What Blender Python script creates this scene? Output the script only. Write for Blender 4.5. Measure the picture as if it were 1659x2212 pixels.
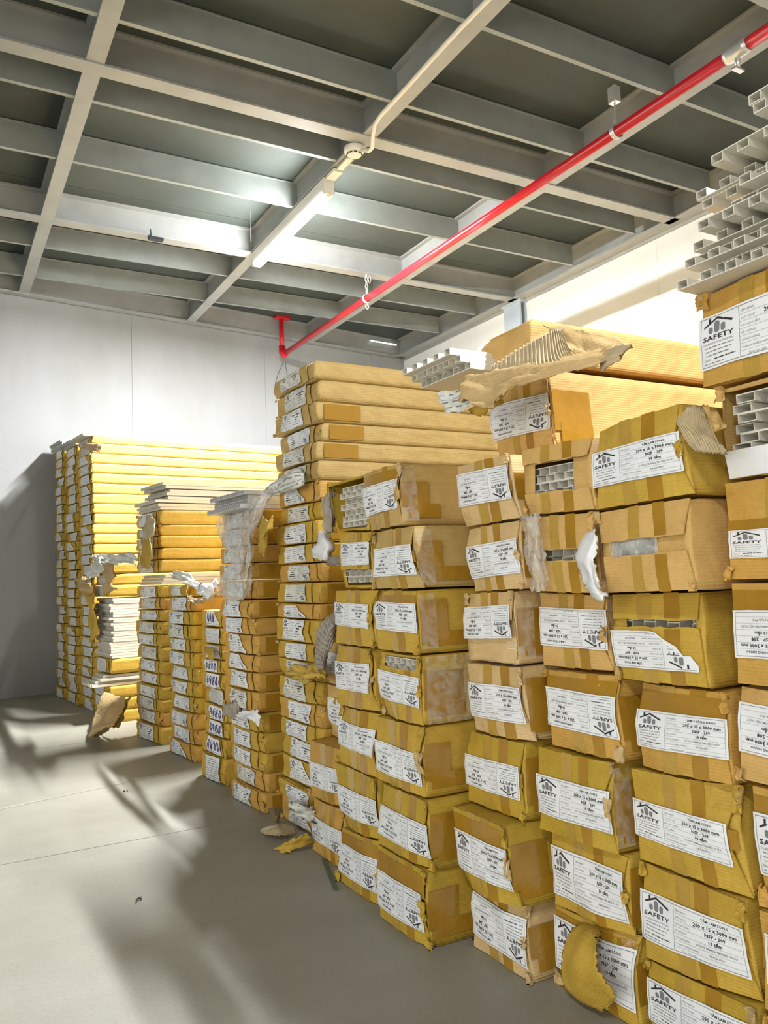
import bpy, math, random
import numpy as np
from mathutils import Matrix, Vector

for o in list(bpy.data.objects):
    bpy.data.objects.remove(o)
SC = bpy.context.scene
COL = SC.collection
S = 0.8 / 1.5            # survey unit -> metre (camera stands 0.8 m above the floor)
rad = math.radians

# ------------------------------------------------------------------ camera
yaw, pit, rol = rad(29.33), rad(4.376), rad(1.971)
fw = np.array([math.sin(yaw) * math.cos(pit), math.cos(yaw) * math.cos(pit), math.sin(pit)])
rt = np.array([math.cos(yaw), -math.sin(yaw), 0.0])
dn = -np.cross(rt, fw)
r2 = math.cos(rol) * rt + math.sin(rol) * dn
d2 = -math.sin(rol) * rt + math.cos(rol) * dn
cam_d = bpy.data.cameras.new('camera')
cam = bpy.data.objects.new('camera', cam_d)
COL.objects.link(cam)
M = Matrix(((r2[0], -d2[0], -fw[0], 0), (r2[1], -d2[1], -fw[1], 0), (r2[2], -d2[2], -fw[2], 0), (0, 0, 0, 1)))
cam.matrix_world = Matrix.Translation((0, 0, 0.8)) @ M
cam_d.sensor_fit = 'HORIZONTAL'
cam_d.sensor_width = 36.0
cam_d.lens = 1738.68 / 1659 * 36.0
cam_d.clip_start = 0.02
SC.camera = cam

# ------------------------------------------------------------------ world, exposure
W = bpy.data.worlds.new('world')
SC.world = W
W.use_nodes = True
W.node_tree.nodes['Background'].inputs[0].default_value = (1.0, 0.975, 0.90, 1)
W.node_tree.nodes['Background'].inputs[1].default_value = 4.5
SC.view_settings.view_transform = 'Standard'
SC.view_settings.look = 'None'
SC.view_settings.gamma = 1
SC.view_settings.use_curve_mapping = False
SC.view_settings.exposure = 0.33
TUBE = 460.0             # emission of the tube lamps (the diffuser strip below the tube gives most of the light)
STRIP = 1550.0
# tube lamps: (x, y0, y1, z, relative strength)
LAMPS = [(3.53, 7.22, 9.34, 5.43, 1.0), (3.53, -1.6, 0.52, 5.43, 0.45), (-2.6, -3.2, -1.1, 5.43, 0.25)]


# ------------------------------------------------------------------ materials
def nodes(name):
    m = bpy.data.materials.new(name)
    m.use_nodes = True
    nt = m.node_tree
    return m, nt, nt.nodes['Principled BSDF']


def N(nt, t, **kw):
    n = nt.nodes.new(t)
    for k, v in kw.items():
        if k in n.inputs:
            n.inputs[k].default_value = v
        else:
            setattr(n, k, v)
    return n


def simple(name, col, rough=0.6, metal=0.0, var=0.0, scale=8.0, bump=0.0, bscale=60.0, spec=0.5, coat=0.0, stretch=None):
    m, nt, b = nodes(name)
    b.inputs['Roughness'].default_value = rough
    b.inputs['Metallic'].default_value = metal
    b.inputs['Specular IOR Level'].default_value = spec
    b.inputs['Coat Weight'].default_value = coat
    b.inputs['Base Color'].default_value = (*col, 1)
    tc = N(nt, 'ShaderNodeTexCoord')
    vec = tc.outputs['Object']
    if stretch:
        mp = N(nt, 'ShaderNodeMapping')
        mp.inputs['Scale'].default_value = stretch
        nt.links.new(vec, mp.inputs[0])
        vec = mp.outputs[0]
    if var > 0:
        n = N(nt, 'ShaderNodeTexNoise', Scale=scale, Detail=5.0, Roughness=0.6)
        nt.links.new(vec, n.inputs['Vector'])
        r = N(nt, 'ShaderNodeValToRGB')
        r.color_ramp.elements[0].position = 0.3
        r.color_ramp.elements[1].position = 0.7
        r.color_ramp.elements[0].color = (*[c * (1 - var) for c in col], 1)
        r.color_ramp.elements[1].color = (*[min(1, c * (1 + var)) for c in col], 1)
        nt.links.new(n.outputs[0], r.inputs[0])
        nt.links.new(r.outputs[0], b.inputs['Base Color'])
    if bump > 0:
        n2 = N(nt, 'ShaderNodeTexNoise', Scale=bscale, Detail=4.0)
        nt.links.new(vec, n2.inputs['Vector'])
        bp = N(nt, 'ShaderNodeBump', Strength=bump, Distance=0.004)
        nt.links.new(n2.outputs[0], bp.inputs['Height'])
        nt.links.new(bp.outputs[0], b.inputs['Normal'])
    return m


def carton_mat(name, col, flute=0.08):
    """corrugated board: fibre mottling, scuffs, faint flutes"""
    m, nt, b = nodes(name)
    b.inputs['Roughness'].default_value = 0.62
    b.inputs['Specular IOR Level'].default_value = 0.35
    tc = N(nt, 'ShaderNodeTexCoord')
    n = N(nt, 'ShaderNodeTexNoise', Scale=9.0, Detail=6.0, Roughness=0.65)
    nt.links.new(tc.outputs['Object'], n.inputs['Vector'])
    r = N(nt, 'ShaderNodeValToRGB')
    e = r.color_ramp.elements
    e[0].position = 0.25
    e[1].position = 0.75
    e[0].color = (col[0] * 0.80, col[1] * 0.77, col[2] * 0.68, 1)
    e[1].color = (min(1, col[0] * 1.14), min(1, col[1] * 1.14), min(1, col[2] * 1.2), 1)
    nt.links.new(n.outputs[0], r.inputs[0])
    n3 = N(nt, 'ShaderNodeTexNoise', Scale=170.0, Detail=2.0)
    nt.links.new(tc.outputs['Object'], n3.inputs['Vector'])
    mx = N(nt, 'ShaderNodeMix', data_type='RGBA', blend_type='MULTIPLY')
    mx.inputs[0].default_value = 0.22
    nt.links.new(r.outputs[0], mx.inputs[6])
    nt.links.new(n3.outputs[0], mx.inputs[7])
    nt.links.new(mx.outputs[2], b.inputs['Base Color'])
    w = N(nt, 'ShaderNodeTexWave', Scale=60.0, Distortion=1.2, bands_direction='Z')
    nt.links.new(tc.outputs['Object'], w.inputs['Vector'])
    n2 = N(nt, 'ShaderNodeTexNoise', Scale=24.0, Detail=5.0)
    nt.links.new(tc.outputs['Object'], n2.inputs['Vector'])
    ad = N(nt, 'ShaderNodeMath', operation='MULTIPLY_ADD')
    ad.inputs[1].default_value = flute
    nt.links.new(w.outputs[1], ad.inputs[0])
    nt.links.new(n2.outputs[0], ad.inputs[2])
    bp = N(nt, 'ShaderNodeBump', Strength=0.6, Distance=0.006)
    nt.links.new(ad.outputs[0], bp.inputs['Height'])
    nt.links.new(bp.outputs[0], b.inputs['Normal'])
    return m


CART = [carton_mat('carton_mustard', (0.59, 0.385, 0.055)),
        carton_mat('carton_olive', (0.54, 0.36, 0.042)),
        carton_mat('carton_tan', (0.69, 0.44, 0.15), 0.1),
        carton_mat('carton_amber', (0.63, 0.37, 0.08), 0.1),
        carton_mat('carton_yellow', (0.62, 0.43, 0.085), 0.05),
        carton_mat('carton_pink_tan', (0.70, 0.50, 0.24), 0.1),
        carton_mat('carton_kraft', (0.55, 0.385, 0.135))]
KRAFT_IN = carton_mat('kraft_liner', (0.60, 0.43, 0.20), 0.1)
RIBBED = simple('bare_corrugation', (0.50, 0.40, 0.24), 0.8, var=0.15, scale=30)
GREYRIB = simple('grey_corrugation', (0.36, 0.31, 0.25), 0.8, var=0.2, scale=30)
TAPE = simple('brown_tape', (0.36, 0.19, 0.018), 0.20, var=0.13, scale=14, bump=0.5, bscale=45, coat=0.25)
TAPE2 = simple('tan_tape', (0.46, 0.285, 0.05), 0.17, var=0.12, scale=14, bump=0.6, bscale=55, coat=0.4)
PAPER = simple('label_paper', (0.80, 0.82, 0.84), 0.42, var=0.04, scale=12, bump=0.25, bscale=22)
PAPER_D = simple('dusty_paper', (0.68, 0.68, 0.62), 0.7, var=0.2, scale=18, bump=0.3, bscale=30)
INK = simple('black_ink', (0.028, 0.028, 0.032), 0.5)
INK_G = simple('grey_ink', (0.20, 0.205, 0.22), 0.5)
INK_P = simple('violet_ink', (0.06, 0.045, 0.20), 0.5)
PVC = simple('white_pvc', (0.72, 0.69, 0.60), 0.38, var=0.05, scale=20)
PVC_G = simple('grey_pvc', (0.56, 0.56, 0.55), 0.4, var=0.06, scale=20)
STEEL = simple('painted_steel', (0.33, 0.335, 0.315), 0.5, var=0.10, scale=5, bump=0.15, bscale=25)
PURLIN = simple('purlin_paint', (0.27, 0.29, 0.27), 0.5, var=0.12, scale=5, bump=0.1, bscale=25)
COLM = simple('column_paint', (0.46, 0.53, 0.60), 0.45, var=0.08, scale=4)
RED = simple('red_enamel', (0.58, 0.012, 0.022), 0.28, coat=0.3)
ZINC = simple('zinc_plated', (0.62, 0.62, 0.60), 0.35, metal=0.7)
WHITE = simple('white_plastic', (0.80, 0.78, 0.70), 0.4)
BLACK = simple('black_plastic', (0.02, 0.022, 0.025), 0.5)
GREEN = simple('green_strap', (0.09, 0.12, 0.07), 0.5)
DARKIN = simple('dark_cavity_board', (0.20, 0.14, 0.06), 0.8)


def wall_mat(name, col, streak):
    m, nt, b = nodes(name)
    b.inputs['Roughness'].default_value = 0.8
    tc = N(nt, 'ShaderNodeTexCoord')
    mp = N(nt, 'ShaderNodeMapping')
    mp.inputs['Scale'].default_value = (1.0, 1.0, 0.35)
    nt.links.new(tc.outputs['Object'], mp.inputs[0])
    n = N(nt, 'ShaderNodeTexNoise', Scale=2.3, Detail=7.0, Roughness=0.6)
    nt.links.new(mp.outputs[0], n.inputs['Vector'])
    r = N(nt, 'ShaderNodeValToRGB')
    r.color_ramp.elements[0].position = 0.3
    r.color_ramp.elements[1].position = 0.62
    r.color_ramp.elements[0].color = (col[0] * streak, col[1] * streak, col[2] * streak * 0.96, 1)
    r.color_ramp.elements[1].color = (*col, 1)
    nt.links.new(n.outputs[0], r.inputs[0])
    # wall colour gets darker towards the floor
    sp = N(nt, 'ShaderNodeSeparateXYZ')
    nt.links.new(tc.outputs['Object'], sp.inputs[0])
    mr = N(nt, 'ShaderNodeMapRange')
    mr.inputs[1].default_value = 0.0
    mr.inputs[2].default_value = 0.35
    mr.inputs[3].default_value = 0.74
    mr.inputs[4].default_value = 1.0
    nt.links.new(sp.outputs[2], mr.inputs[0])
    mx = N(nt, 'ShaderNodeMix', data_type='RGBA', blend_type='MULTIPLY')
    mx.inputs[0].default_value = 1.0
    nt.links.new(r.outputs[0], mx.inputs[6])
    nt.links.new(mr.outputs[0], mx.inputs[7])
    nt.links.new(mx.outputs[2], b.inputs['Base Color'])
    n2 = N(nt, 'ShaderNodeTexNoise', Scale=14.0, Detail=8.0)
    nt.links.new(tc.outputs['Object'], n2.inputs['Vector'])
    bp = N(nt, 'ShaderNodeBump', Strength=0.35, Distance=0.006)
    nt.links.new(n2.outputs[0], bp.inputs['Height'])
    nt.links.new(bp.outputs[0], b.inputs['Normal'])
    return m


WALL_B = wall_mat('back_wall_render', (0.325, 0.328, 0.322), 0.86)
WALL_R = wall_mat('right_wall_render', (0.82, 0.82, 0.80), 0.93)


def floor_mat():
    m, nt, b = nodes('power_floated_concrete')
    tc = N(nt, 'ShaderNodeTexCoord')
    n = N(nt, 'ShaderNodeTexNoise', Scale=1.6, Detail=8.0, Roughness=0.62)
    nt.links.new(tc.outputs['Object'], n.inputs['Vector'])
    r = N(nt, 'ShaderNodeValToRGB')
    r.color_ramp.elements[0].position = 0.32
    r.color_ramp.elements[1].position = 0.68
    r.color_ramp.elements[0].color = (0.275, 0.265, 0.205, 1)
    r.color_ramp.elements[1].color = (0.385, 0.375, 0.31, 1)
    nt.links.new(n.outputs[0], r.inputs[0])
    n3 = N(nt, 'ShaderNodeTexNoise', Scale=120.0, Detail=3.0)
    nt.links.new(tc.outputs['Object'], n3.inputs['Vector'])
    mx = N(nt, 'ShaderNodeMix', data_type='RGBA', blend_type='MULTIPLY')
    mx.inputs[0].default_value = 0.25
    nt.links.new(r.outputs[0], mx.inputs[6])
    nt.links.new(n3.outputs[0], mx.inputs[7])
    nt.links.new(mx.outputs[2], b.inputs['Base Color'])
    b.inputs['Roughness'].default_value = 0.5
    n2 = N(nt, 'ShaderNodeTexNoise', Scale=6.0, Detail=8.0)
    nt.links.new(tc.outputs['Object'], n2.inputs['Vector'])
    bp = N(nt, 'ShaderNodeBump', Strength=0.15, Distance=0.004)
    nt.links.new(n2.outputs[0], bp.inputs['Height'])
    nt.links.new(bp.outputs[0], b.inputs['Normal'])
    return m


FLOOR = floor_mat()
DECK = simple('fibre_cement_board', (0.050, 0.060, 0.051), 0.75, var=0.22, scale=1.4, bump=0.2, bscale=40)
JOINT = simple('joint_filler', (0.12, 0.12, 0.10), 0.9)


def film_mat(name, alpha_mix, tint):
    m, nt, b = nodes(name)
    out = nt.nodes['Material Output']
    tr = N(nt, 'ShaderNodeBsdfTransparent')
    b.inputs['Base Color'].default_value = (*tint, 1)
    b.inputs['Roughness'].default_value = 0.08
    b.inputs['Coat Weight'].default_value = 1.0
    mix = N(nt, 'ShaderNodeMixShader')
    tc = N(nt, 'ShaderNodeTexCoord')
    n = N(nt, 'ShaderNodeTexNoise', Scale=26.0, Detail=5.0, Distortion=1.5)
    nt.links.new(tc.outputs['Object'], n.inputs['Vector'])
    mr = N(nt, 'ShaderNodeMapRange')
    mr.inputs[1].default_value = 0.3
    mr.inputs[2].default_value = 0.7
    mr.inputs[3].default_value = max(0, alpha_mix - 0.18)
    mr.inputs[4].default_value = alpha_mix + 0.2
    nt.links.new(n.outputs[0], mr.inputs[0])
    nt.links.new(mr.outputs[0], mix.inputs[0])
    nt.links.new(tr.outputs[0], mix.inputs[1])
    nt.links.new(b.outputs[0], mix.inputs[2])
    nt.links.new(mix.outputs[0], out.inputs[0])
    bp = N(nt, 'ShaderNodeBump', Strength=0.9, Distance=0.01)
    nt.links.new(n.outputs[0], bp.inputs['Height'])
    nt.links.new(bp.outputs[0], b.inputs['Normal'])
    return m


FILM = film_mat('stretch_film', 0.10, (0.85, 0.85, 0.83))
FILM_W = film_mat('milky_plastic', 0.46, (0.78, 0.79, 0.76))


def glow(name, col, s):
    m, nt, b = nodes(name)
    b.inputs['Emission Color'].default_value = (*col, 1)
    b.inputs['Emission Strength'].default_value = s
    b.inputs['Base Color'].default_value = (0.9, 0.9, 0.9, 1)
    return m


# ------------------------------------------------------------------ object helpers
def link(o, parent=None):
    COL.objects.link(o)
    if parent is not None:
        o.parent = parent
    return o


def mesh_ob(name, V, F, m, parent=None, smooth=False):
    me = bpy.data.meshes.new(name)
    me.from_pydata([tuple(map(float, v)) for v in V], [], [tuple(map(int, f)) for f in F])
    me.materials.append(m)
    if smooth:
        me.polygons.foreach_set('use_smooth', [True] * len(me.polygons))
    me.update()
    return link(bpy.data.objects.new(name, me), parent)


def tag(o, label=None, cat=None, group=None, kind=None):
    if label: o['label'] = label
    if cat: o['category'] = cat
    if group: o['group'] = group
    if kind: o['kind'] = kind
    return o


def thing(name, loc, label, cat, group=None):
    o = bpy.data.objects.new(name, None)
    o.empty_display_size = 0.05
    o.location = loc
    link(o)
    return tag(o, label, cat, group)


class MB:
    """collects boxes, prisms and tubes for one mesh object"""
    def __init__(self):
        self.V = []
        self.F = []

    def add(self, V, F):
        n = len(self.V)
        self.V += [tuple(v) for v in V]
        self.F += [tuple(i + n for i in f) for f in F]

    def box(self, a, b):
        (x0, y0, z0), (x1, y1, z1) = a, b
        self.add([(x0, y0, z0), (x1, y0, z0), (x1, y1, z0), (x0, y1, z0), (x0, y0, z1), (x1, y0, z1), (x1, y1, z1), (x0, y1, z1)],
                 [(0, 3, 2, 1), (4, 5, 6, 7), (0, 1, 5, 4), (1, 2, 6, 5), (2, 3, 7, 6), (3, 0, 4, 7)])

    def bar(self, p, q, w, h, up=(0, 0, 1)):
        p = np.array(p, float); q = np.array(q, float)
        d = q - p
        d = d / np.linalg.norm(d)
        s = np.cross(d, np.array(up, float)); s = s / np.linalg.norm(s)
        u = np.cross(s, d)
        V = []
        for e in (p, q):
            for a, b in ((-1, -1), (1, -1), (1, 1), (-1, 1)):
                V.append(e + s * a * w / 2 + u * b * h / 2)
        self.add(V, [(0, 1, 2, 3), (7, 6, 5, 4), (0, 4, 5, 1), (1, 5, 6, 2), (2, 6, 7, 3), (3, 7, 4, 0)])

    def tube(self, pts, r, n=12, cap=True):
        pts = [np.array(p, float) for p in pts]
        base = None
        V = []
        for i, p in enumerate(pts):
            d = pts[min(i + 1, len(pts) - 1)] - pts[max(i - 1, 0)]
            d = d / np.linalg.norm(d)
            if base is None:
                base = np.cross(d, (0, 0, 1.0)) if abs(d[2]) < 0.9 else np.cross(d, (1.0, 0, 0))
            s = base - d * np.dot(base, d)
            s = s / np.linalg.norm(s)
            base = s
            t = np.cross(d, s)
            rr = r[i] if isinstance(r, (list, tuple)) else r
            for k in range(n):
                a = 2 * math.pi * k / n
                V.append(p + rr * (math.cos(a) * s + math.sin(a) * t))
        F = []
        for i in range(len(pts) - 1):
            for k in range(n):
                F.append((i * n + k, i * n + (k + 1) % n, (i + 1) * n + (k + 1) % n, (i + 1) * n + k))
        if cap:
            F.append(tuple(range(n))[::-1])
            F.append(tuple((len(pts) - 1) * n + k for k in range(n)))
        self.add(V, F)

    def build(self, name, m, parent=None, smooth=False):
        V = self.V
        if parent is not None:
            L = np.array(parent.matrix_basis.translation)
            P = parent.parent
            while P is not None:
                L = L + np.array(P.matrix_basis.translation)
                P = P.parent
            V = [tuple(np.array(v) - L) for v in V]
        return mesh_ob(name, V, self.F, m, parent, smooth)


def ubox(a, b):
    m = MB()
    m.box([c * S for c in a], [c * S for c in b])
    return m


# ------------------------------------------------------------------ room shell
BW = lambda x: 12.0 + 0.13 * x            # the back wall runs slightly askew (survey units)
XR = 7.85
ZW = 5.58
fl = MB(); fl.box((-9 * S, -9 * S, -0.12), (8.3 * S, 14 * S, -0.02))
floor = tag(fl.build('floor', JOINT), kind='structure')
# cast slabs with open joints between them
ys = [-9, 2.1 - 1.55, 4.955, 8.2, 14.0]
xs = [-9, -3.2, 8.3]
for j in range(len(ys) - 1):
    for i in range(len(xs) - 1):
        s_ = MB()
        s_.box((xs[i] * S + .002, ys[j] * S + .002, -.02), (xs[i + 1] * S - .002, ys[j + 1] * S - .002, 0.0))
        s_.build('concrete_slab', FLOOR, floor)
jl = MB()
jl.bar((-1.2 * S, 5.78 * S, .0006), (5 * S, 7.28 * S, .0006), .012, .0012)
jl.build('repaired_joint', simple('joint_mortar', (0.33, 0.32, 0.27), 0.8, var=.1), floor)

# back wall: precast panels with thin joints
n = np.array([1.0, 0.13]) / math.hypot(1, 0.13)
bw = MB()
bw.add([(x * S, (BW(x) + e) * S, z) for e in (0.02, .4) for (x, z) in ((-9, 0), (XR + .3, 0), (XR + .3, 3.25), (-9, 3.25))],
       [(0, 1, 2, 3), (7, 6, 5, 4), (0, 4, 5, 1), (1, 5, 6, 2), (2, 6, 7, 3), (3, 7, 4, 0)])
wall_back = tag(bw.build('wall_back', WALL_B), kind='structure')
edges = [-9, -6.6, -4.25, -1.9, 0.35, 2.62, 4.88, 7.1, XR]
for a, b in zip(edges[:-1], edges[1:]):
    p = MB()
    zt = ZW * S
    p.add([((x) * S + dx, (BW(x) + e) * S, z) for e in (0.0, .02) for (x, dx, z) in ((a, .001, 0.0), (b, -.001, 0.0), (b, -.001, zt), (a, .001, zt))],
          [(0, 1, 2, 3), (7, 6, 5, 4), (0, 4, 5, 1), (1, 5, 6, 2), (2, 6, 7, 3), (3, 7, 4, 0)])
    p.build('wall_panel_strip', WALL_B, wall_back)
wr = MB(); wr.box((XR * S + .01, -9 * S, 0), (XR * S + .2, 13.3 * S, 3.25))
wall_right = tag(wr.build('wall_right', WALL_R), kind='structure')
for a, b in ((-9, -4.0), (-4.0, 1.4), (1.4, 4.1), (4.1, 6.8), (6.8, 9.33), (9.74, 11.4), (11.4, 13.0)):
    p = MB(); p.box((XR * S, a * S + .001, 0), (XR * S + .01, b * S - .001, ZW * S)); p.build('wall_panel_strip', WALL_R, wall_right)
wl = MB(); wl.box((-9 * S - .2, 2.5 * S, 0), (-9 * S, 14 * S, 3.25)); wl.box((-9 * S - .2, -9 * S, 2.35), (-9 * S, 2.5 * S, 3.25))  # opening added in this unseen wall so fill light reaches the box fronts
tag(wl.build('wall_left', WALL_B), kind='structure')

wf = MB(); wf.box((-9 * S, -9 * S - .2, 2.2), (8.3 * S, -9 * S, 3.25)); wf.box((-9 * S, -9 * S - .2, 0), (8.3 * S, -9 * S, 2.2))
tag(wf.build('wall_front', WALL_B), kind='structure')
for (loc_, rot_, sx_, sy_) in (((-9 * S - .1, -3.25 * S, 1.17), (0, -math.pi / 2, 0), 2.34, 11.4 * S),):
    la = bpy.data.lights.new('fill_portal', 'AREA')      # portal over an opening added in the unseen left wall for fill light
    la.shape = 'RECTANGLE'; la.size = sx_; la.size_y = sy_
    la.cycles.is_portal = True
    lo = bpy.data.objects.new('fill_portal', la); lo.location = loc_; lo.rotation_euler = rot_
    COL.objects.link(lo)

# mezzanine deck: boards of 1.22 x 2.44 m on the steel frame
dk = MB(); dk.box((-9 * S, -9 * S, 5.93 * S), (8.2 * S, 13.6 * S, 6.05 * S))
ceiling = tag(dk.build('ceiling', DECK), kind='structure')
YB = [1.05 + 2.263 * 0, 0]
bx = [-9.0, -5.84, -3.5, -1.17, 1.16, 3.5, 5.83, XR]
by = [-9, -6.6, -4.3, -2.0, 0.2, 2.38, 4.64, 6.9, 9.16, 11.38, 13.4]
for i in range(len(bx) - 1):
    for j in range(len(by) - 1):
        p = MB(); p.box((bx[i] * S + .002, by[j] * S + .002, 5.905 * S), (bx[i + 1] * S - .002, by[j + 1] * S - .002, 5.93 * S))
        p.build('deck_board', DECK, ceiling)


def ibeam(name, p, q, h, wf, tf, tw, m, label=None):
    """I section hung with its lower flange bottom at p.z; survey units"""
    mb = MB()
    p = np.array(p, float) * S; q = np.array(q, float) * S
    h *= S; wf *= S; tf *= S; tw *= S
    up = np.array([0, 0, 1.0])
    mb.bar(p + up * tf / 2, q + up * tf / 2, wf, tf)
    mb.bar(p + up * (h - tf / 2), q + up * (h - tf / 2), wf, tf)
    mb.bar(p + up * h / 2, q + up * h / 2, tw, h - 2 * tf)
    o = mb.build(name, m)
    tag(o, label, kind='structure')
    return o


ti = 1
for y in (-2.7, .35, 3.42, 6.46 - .06, 9.50 - .06):            # main beams across
    e = XR - .12
    ibeam('trim_%d' % ti, (-9, y, ZW), (e, y, ZW), .325, .16, .02, .02, STEEL); ti += 1
for x in (-5.8, -3.45, -1.15, 1.155 - .07, 3.47 + .07, 5.80 - .07):   # beams running to the back wall
    ibeam('trim_%d' % ti, (x, -9, ZW + .012), (x, BW(x) - .02, ZW + .012), .31, .14, .02, .02, STEEL); ti += 1
for y in (-1.1, 1.25, 2.38, 4.65, 5.79, 6.91, 8.03, 10.30, 11.38):      # light purlins
    x1 = XR - .35
    ibeam('trim_%d' % ti, (-9, y, ZW + .03), (x1 + .1, y, ZW + .03), .285, .042, .012, .014, PURLIN); ti += 1
# edge beams along the walls and their bearing angle
ibeam('trim_%d' % ti, (XR - .12, -9, ZW - .0), (XR - .12, BW(XR) - .1, ZW), .33, .2, .022, .02, STEEL); ti += 1
ibeam('trim_%d' % ti, (-9, BW(-9) - .08, ZW), (XR - .05, BW(XR) - .08, ZW), .33, .12, .022, .02, STEEL); ti += 1
mb = MB()
mb.box(((XR - .03) * S, -9 * S, (ZW - .035) * S), ((XR + .02) * S, 13 * S, ZW * S))
tag(mb.build('trim_%d' % ti, STEEL), kind='structure'); ti += 1
# steel column against the right wall
mb = MB()
for (x0, y0, x1, y1) in ((7.72, 9.33, 7.75, 9.72), (7.75, 9.51, 7.83, 9.54), (7.83, 9.33, 7.86, 9.72)):
    mb.box((x0 * S, y0 * S, 0), (x1 * S, y1 * S, ZW * S))
mb.box((7.70 * S, 9.29 * S, (ZW - .04) * S), (7.86 * S, 9.76 * S, (ZW - .005) * S))
tag(mb.build('trim_%d' % ti, COLM), kind='structure'); ti += 1
# daylight slot where the deck misses the back wall
sl = thing('daylight_slot', (7.28 * S, (BW(7.28) - .13) * S, 5.78 * S), 'bright ragged slot of daylight above the beam in the far corner', 'gap')
mb = MB()
rng = random.Random(4)
px_ = 6.98
while px_ < 7.56:
    w_ = rng.uniform(.04, .09)
    zc = 5.795
    mb.add([(px_ * S, (BW(px_) - .165) * S, (zc - .018 - rng.random() * .006) * S), ((px_ + w_) * S, (BW(px_ + w_) - .165) * S, (zc - .018) * S),
            ((px_ + w_) * S, (BW(px_ + w_) - .165) * S, (zc + .012 * rng.random()) * S), (px_ * S, (BW(px_) - .165) * S, (zc + .012 * rng.random()) * S)], [(0, 1, 2, 3)])
    px_ += w_ + rng.choice((0.0, .0, .012))
mb.build('daylight', glow('daylight_glow', (0.85, 1, 1), 1.6), sl)


# ------------------------------------------------------------------ tube lamps


def tube_lamp(x, y0, y1, z, k, label):
    t = thing('tube_light', (x * S, (y0 + y1) / 2 * S, z * S), label, 'ceiling light', 'fluorescent tube lights under the beams')
    # white channel housing; the diffuser glows below and a little at the sides
    mb = MB()
    mb.box(((x - .058) * S, (y0 - .02) * S, (z - .02) * S), ((x + .058) * S, (y1 + .02) * S, ZW * S))
    mb.build('batten', WHITE, t)
    a_, b_, zz = (y0 + .04) * S, (y1 - .04) * S, (z - .021) * S
    w_ = .050 * S
    mesh_ob('diffuser', [(x * S - w_ - t.location[0], a_ - t.location[1], zz - t.location[2]), (x * S + w_ - t.location[0], a_ - t.location[1], zz - t.location[2]),
                         (x * S + w_ - t.location[0], b_ - t.location[1], zz - t.location[2]), (x * S - w_ - t.location[0], b_ - t.location[1], zz - t.location[2])],
            [(0, 1, 2, 3)], glow('lit_strip', (0.97, 0.98, 1.0), STRIP * k), t)
    mb = MB()
    for sx_ in (-1, 1):
        xx = (x + sx_ * .0595) * S
        mb.add([(xx, a_, (z - .018) * S), (xx, b_, (z - .018) * S), (xx, b_, (z + .012) * S), (xx, a_, (z + .012) * S)], [(0, 1, 2, 3)])
    mb.build('glowing_edge', glow('lit_edge', (0.93, 0.97, 1.0), TUBE * (1 if k == 1 else .2 * k)), t)
    for yy in (y0, y1 - .03):
        mb = MB(); mb.box(((x - .03) * S, yy * S, (z - .03) * S), ((x + .03) * S, (yy + .03) * S, (z + .06) * S))
        mb.build('lamp_holder', WHITE, t)


for i, L in enumerate(LAMPS):
    tube_lamp(*L, ['glowing fluorescent tube under the middle ceiling beam', 'tube light over the boxes behind the camera', 'tube light over the aisle behind the camera'][i])

# white cover strap and end plate between the lamp and the smoke detector
t = thing('junction_strap', (3.53 * S, 6.95 * S, 5.5 * S), 'white plastic strap between the glowing tube and the smoke detector', 'fitting')
mb = MB(); mb.box((3.48 * S, 6.98 * S, 5.545 * S), (3.58 * S, 7.17 * S, 5.578 * S)); mb.build('end_plate', WHITE, t)
mb = MB(); mb.box((3.50 * S, 6.66 * S, 5.55 * S), (3.56 * S, 6.95 * S, 5.575 * S)); mb.build('strap', WHITE, t)

# smoke detector
sx, sy, sz = 3.49, 6.55, 5.575
t = thing('smoke_detector', (sx * S, sy * S, sz * S), 'round off-white smoke detector beside the end of the glowing tube', 'smoke detector')


def lathe(prof, c, n=28):
    V, F = [], []
    for (r, z) in prof:
        for k in range(n):
            a = 2 * math.pi * k / n
            V.append((c[0] + r * math.cos(a), c[1] + r * math.sin(a), c[2] + z))
    for i in range(len(prof) - 1):
        for k in range(n):
            F.append((i * n + k, i * n + (k + 1) % n, (i + 1) * n + (k + 1) % n, (i + 1) * n + k))
    F.append(tuple((len(prof) - 1) * n + k for k in range(n)))
    m = MB(); m.add(V, F)
    return m


lathe([(.050, 0), (.052, -.004), (.052, -.022), (.047, -.027), (.044, -.030), (.0, -.0301)], (sx * S, sy * S, sz * S)).build('base', WHITE, t, True)
lathe([(.040, -.026), (.041, -.034), (.035, -.043), (.016, -.049), (.0, -.0491)], (sx * S, sy * S, sz * S)).build('chamber', WHITE, t, True)
for k in range(10):
    a = 2 * math.pi * k / 10
    mb = MB()
    c_, s__ = math.cos(a), math.sin(a)
    p = np.array([sx * S + .0375 * c_, sy * S + .0375 * s__, sz * S - .039])
    mb.bar(p + np.array([-s__, c_, 0]) * -.008, p + np.array([-s__, c_, 0]) * .008, .006, .005)
    mb.build('vent_slot', BLACK, t)

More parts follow.
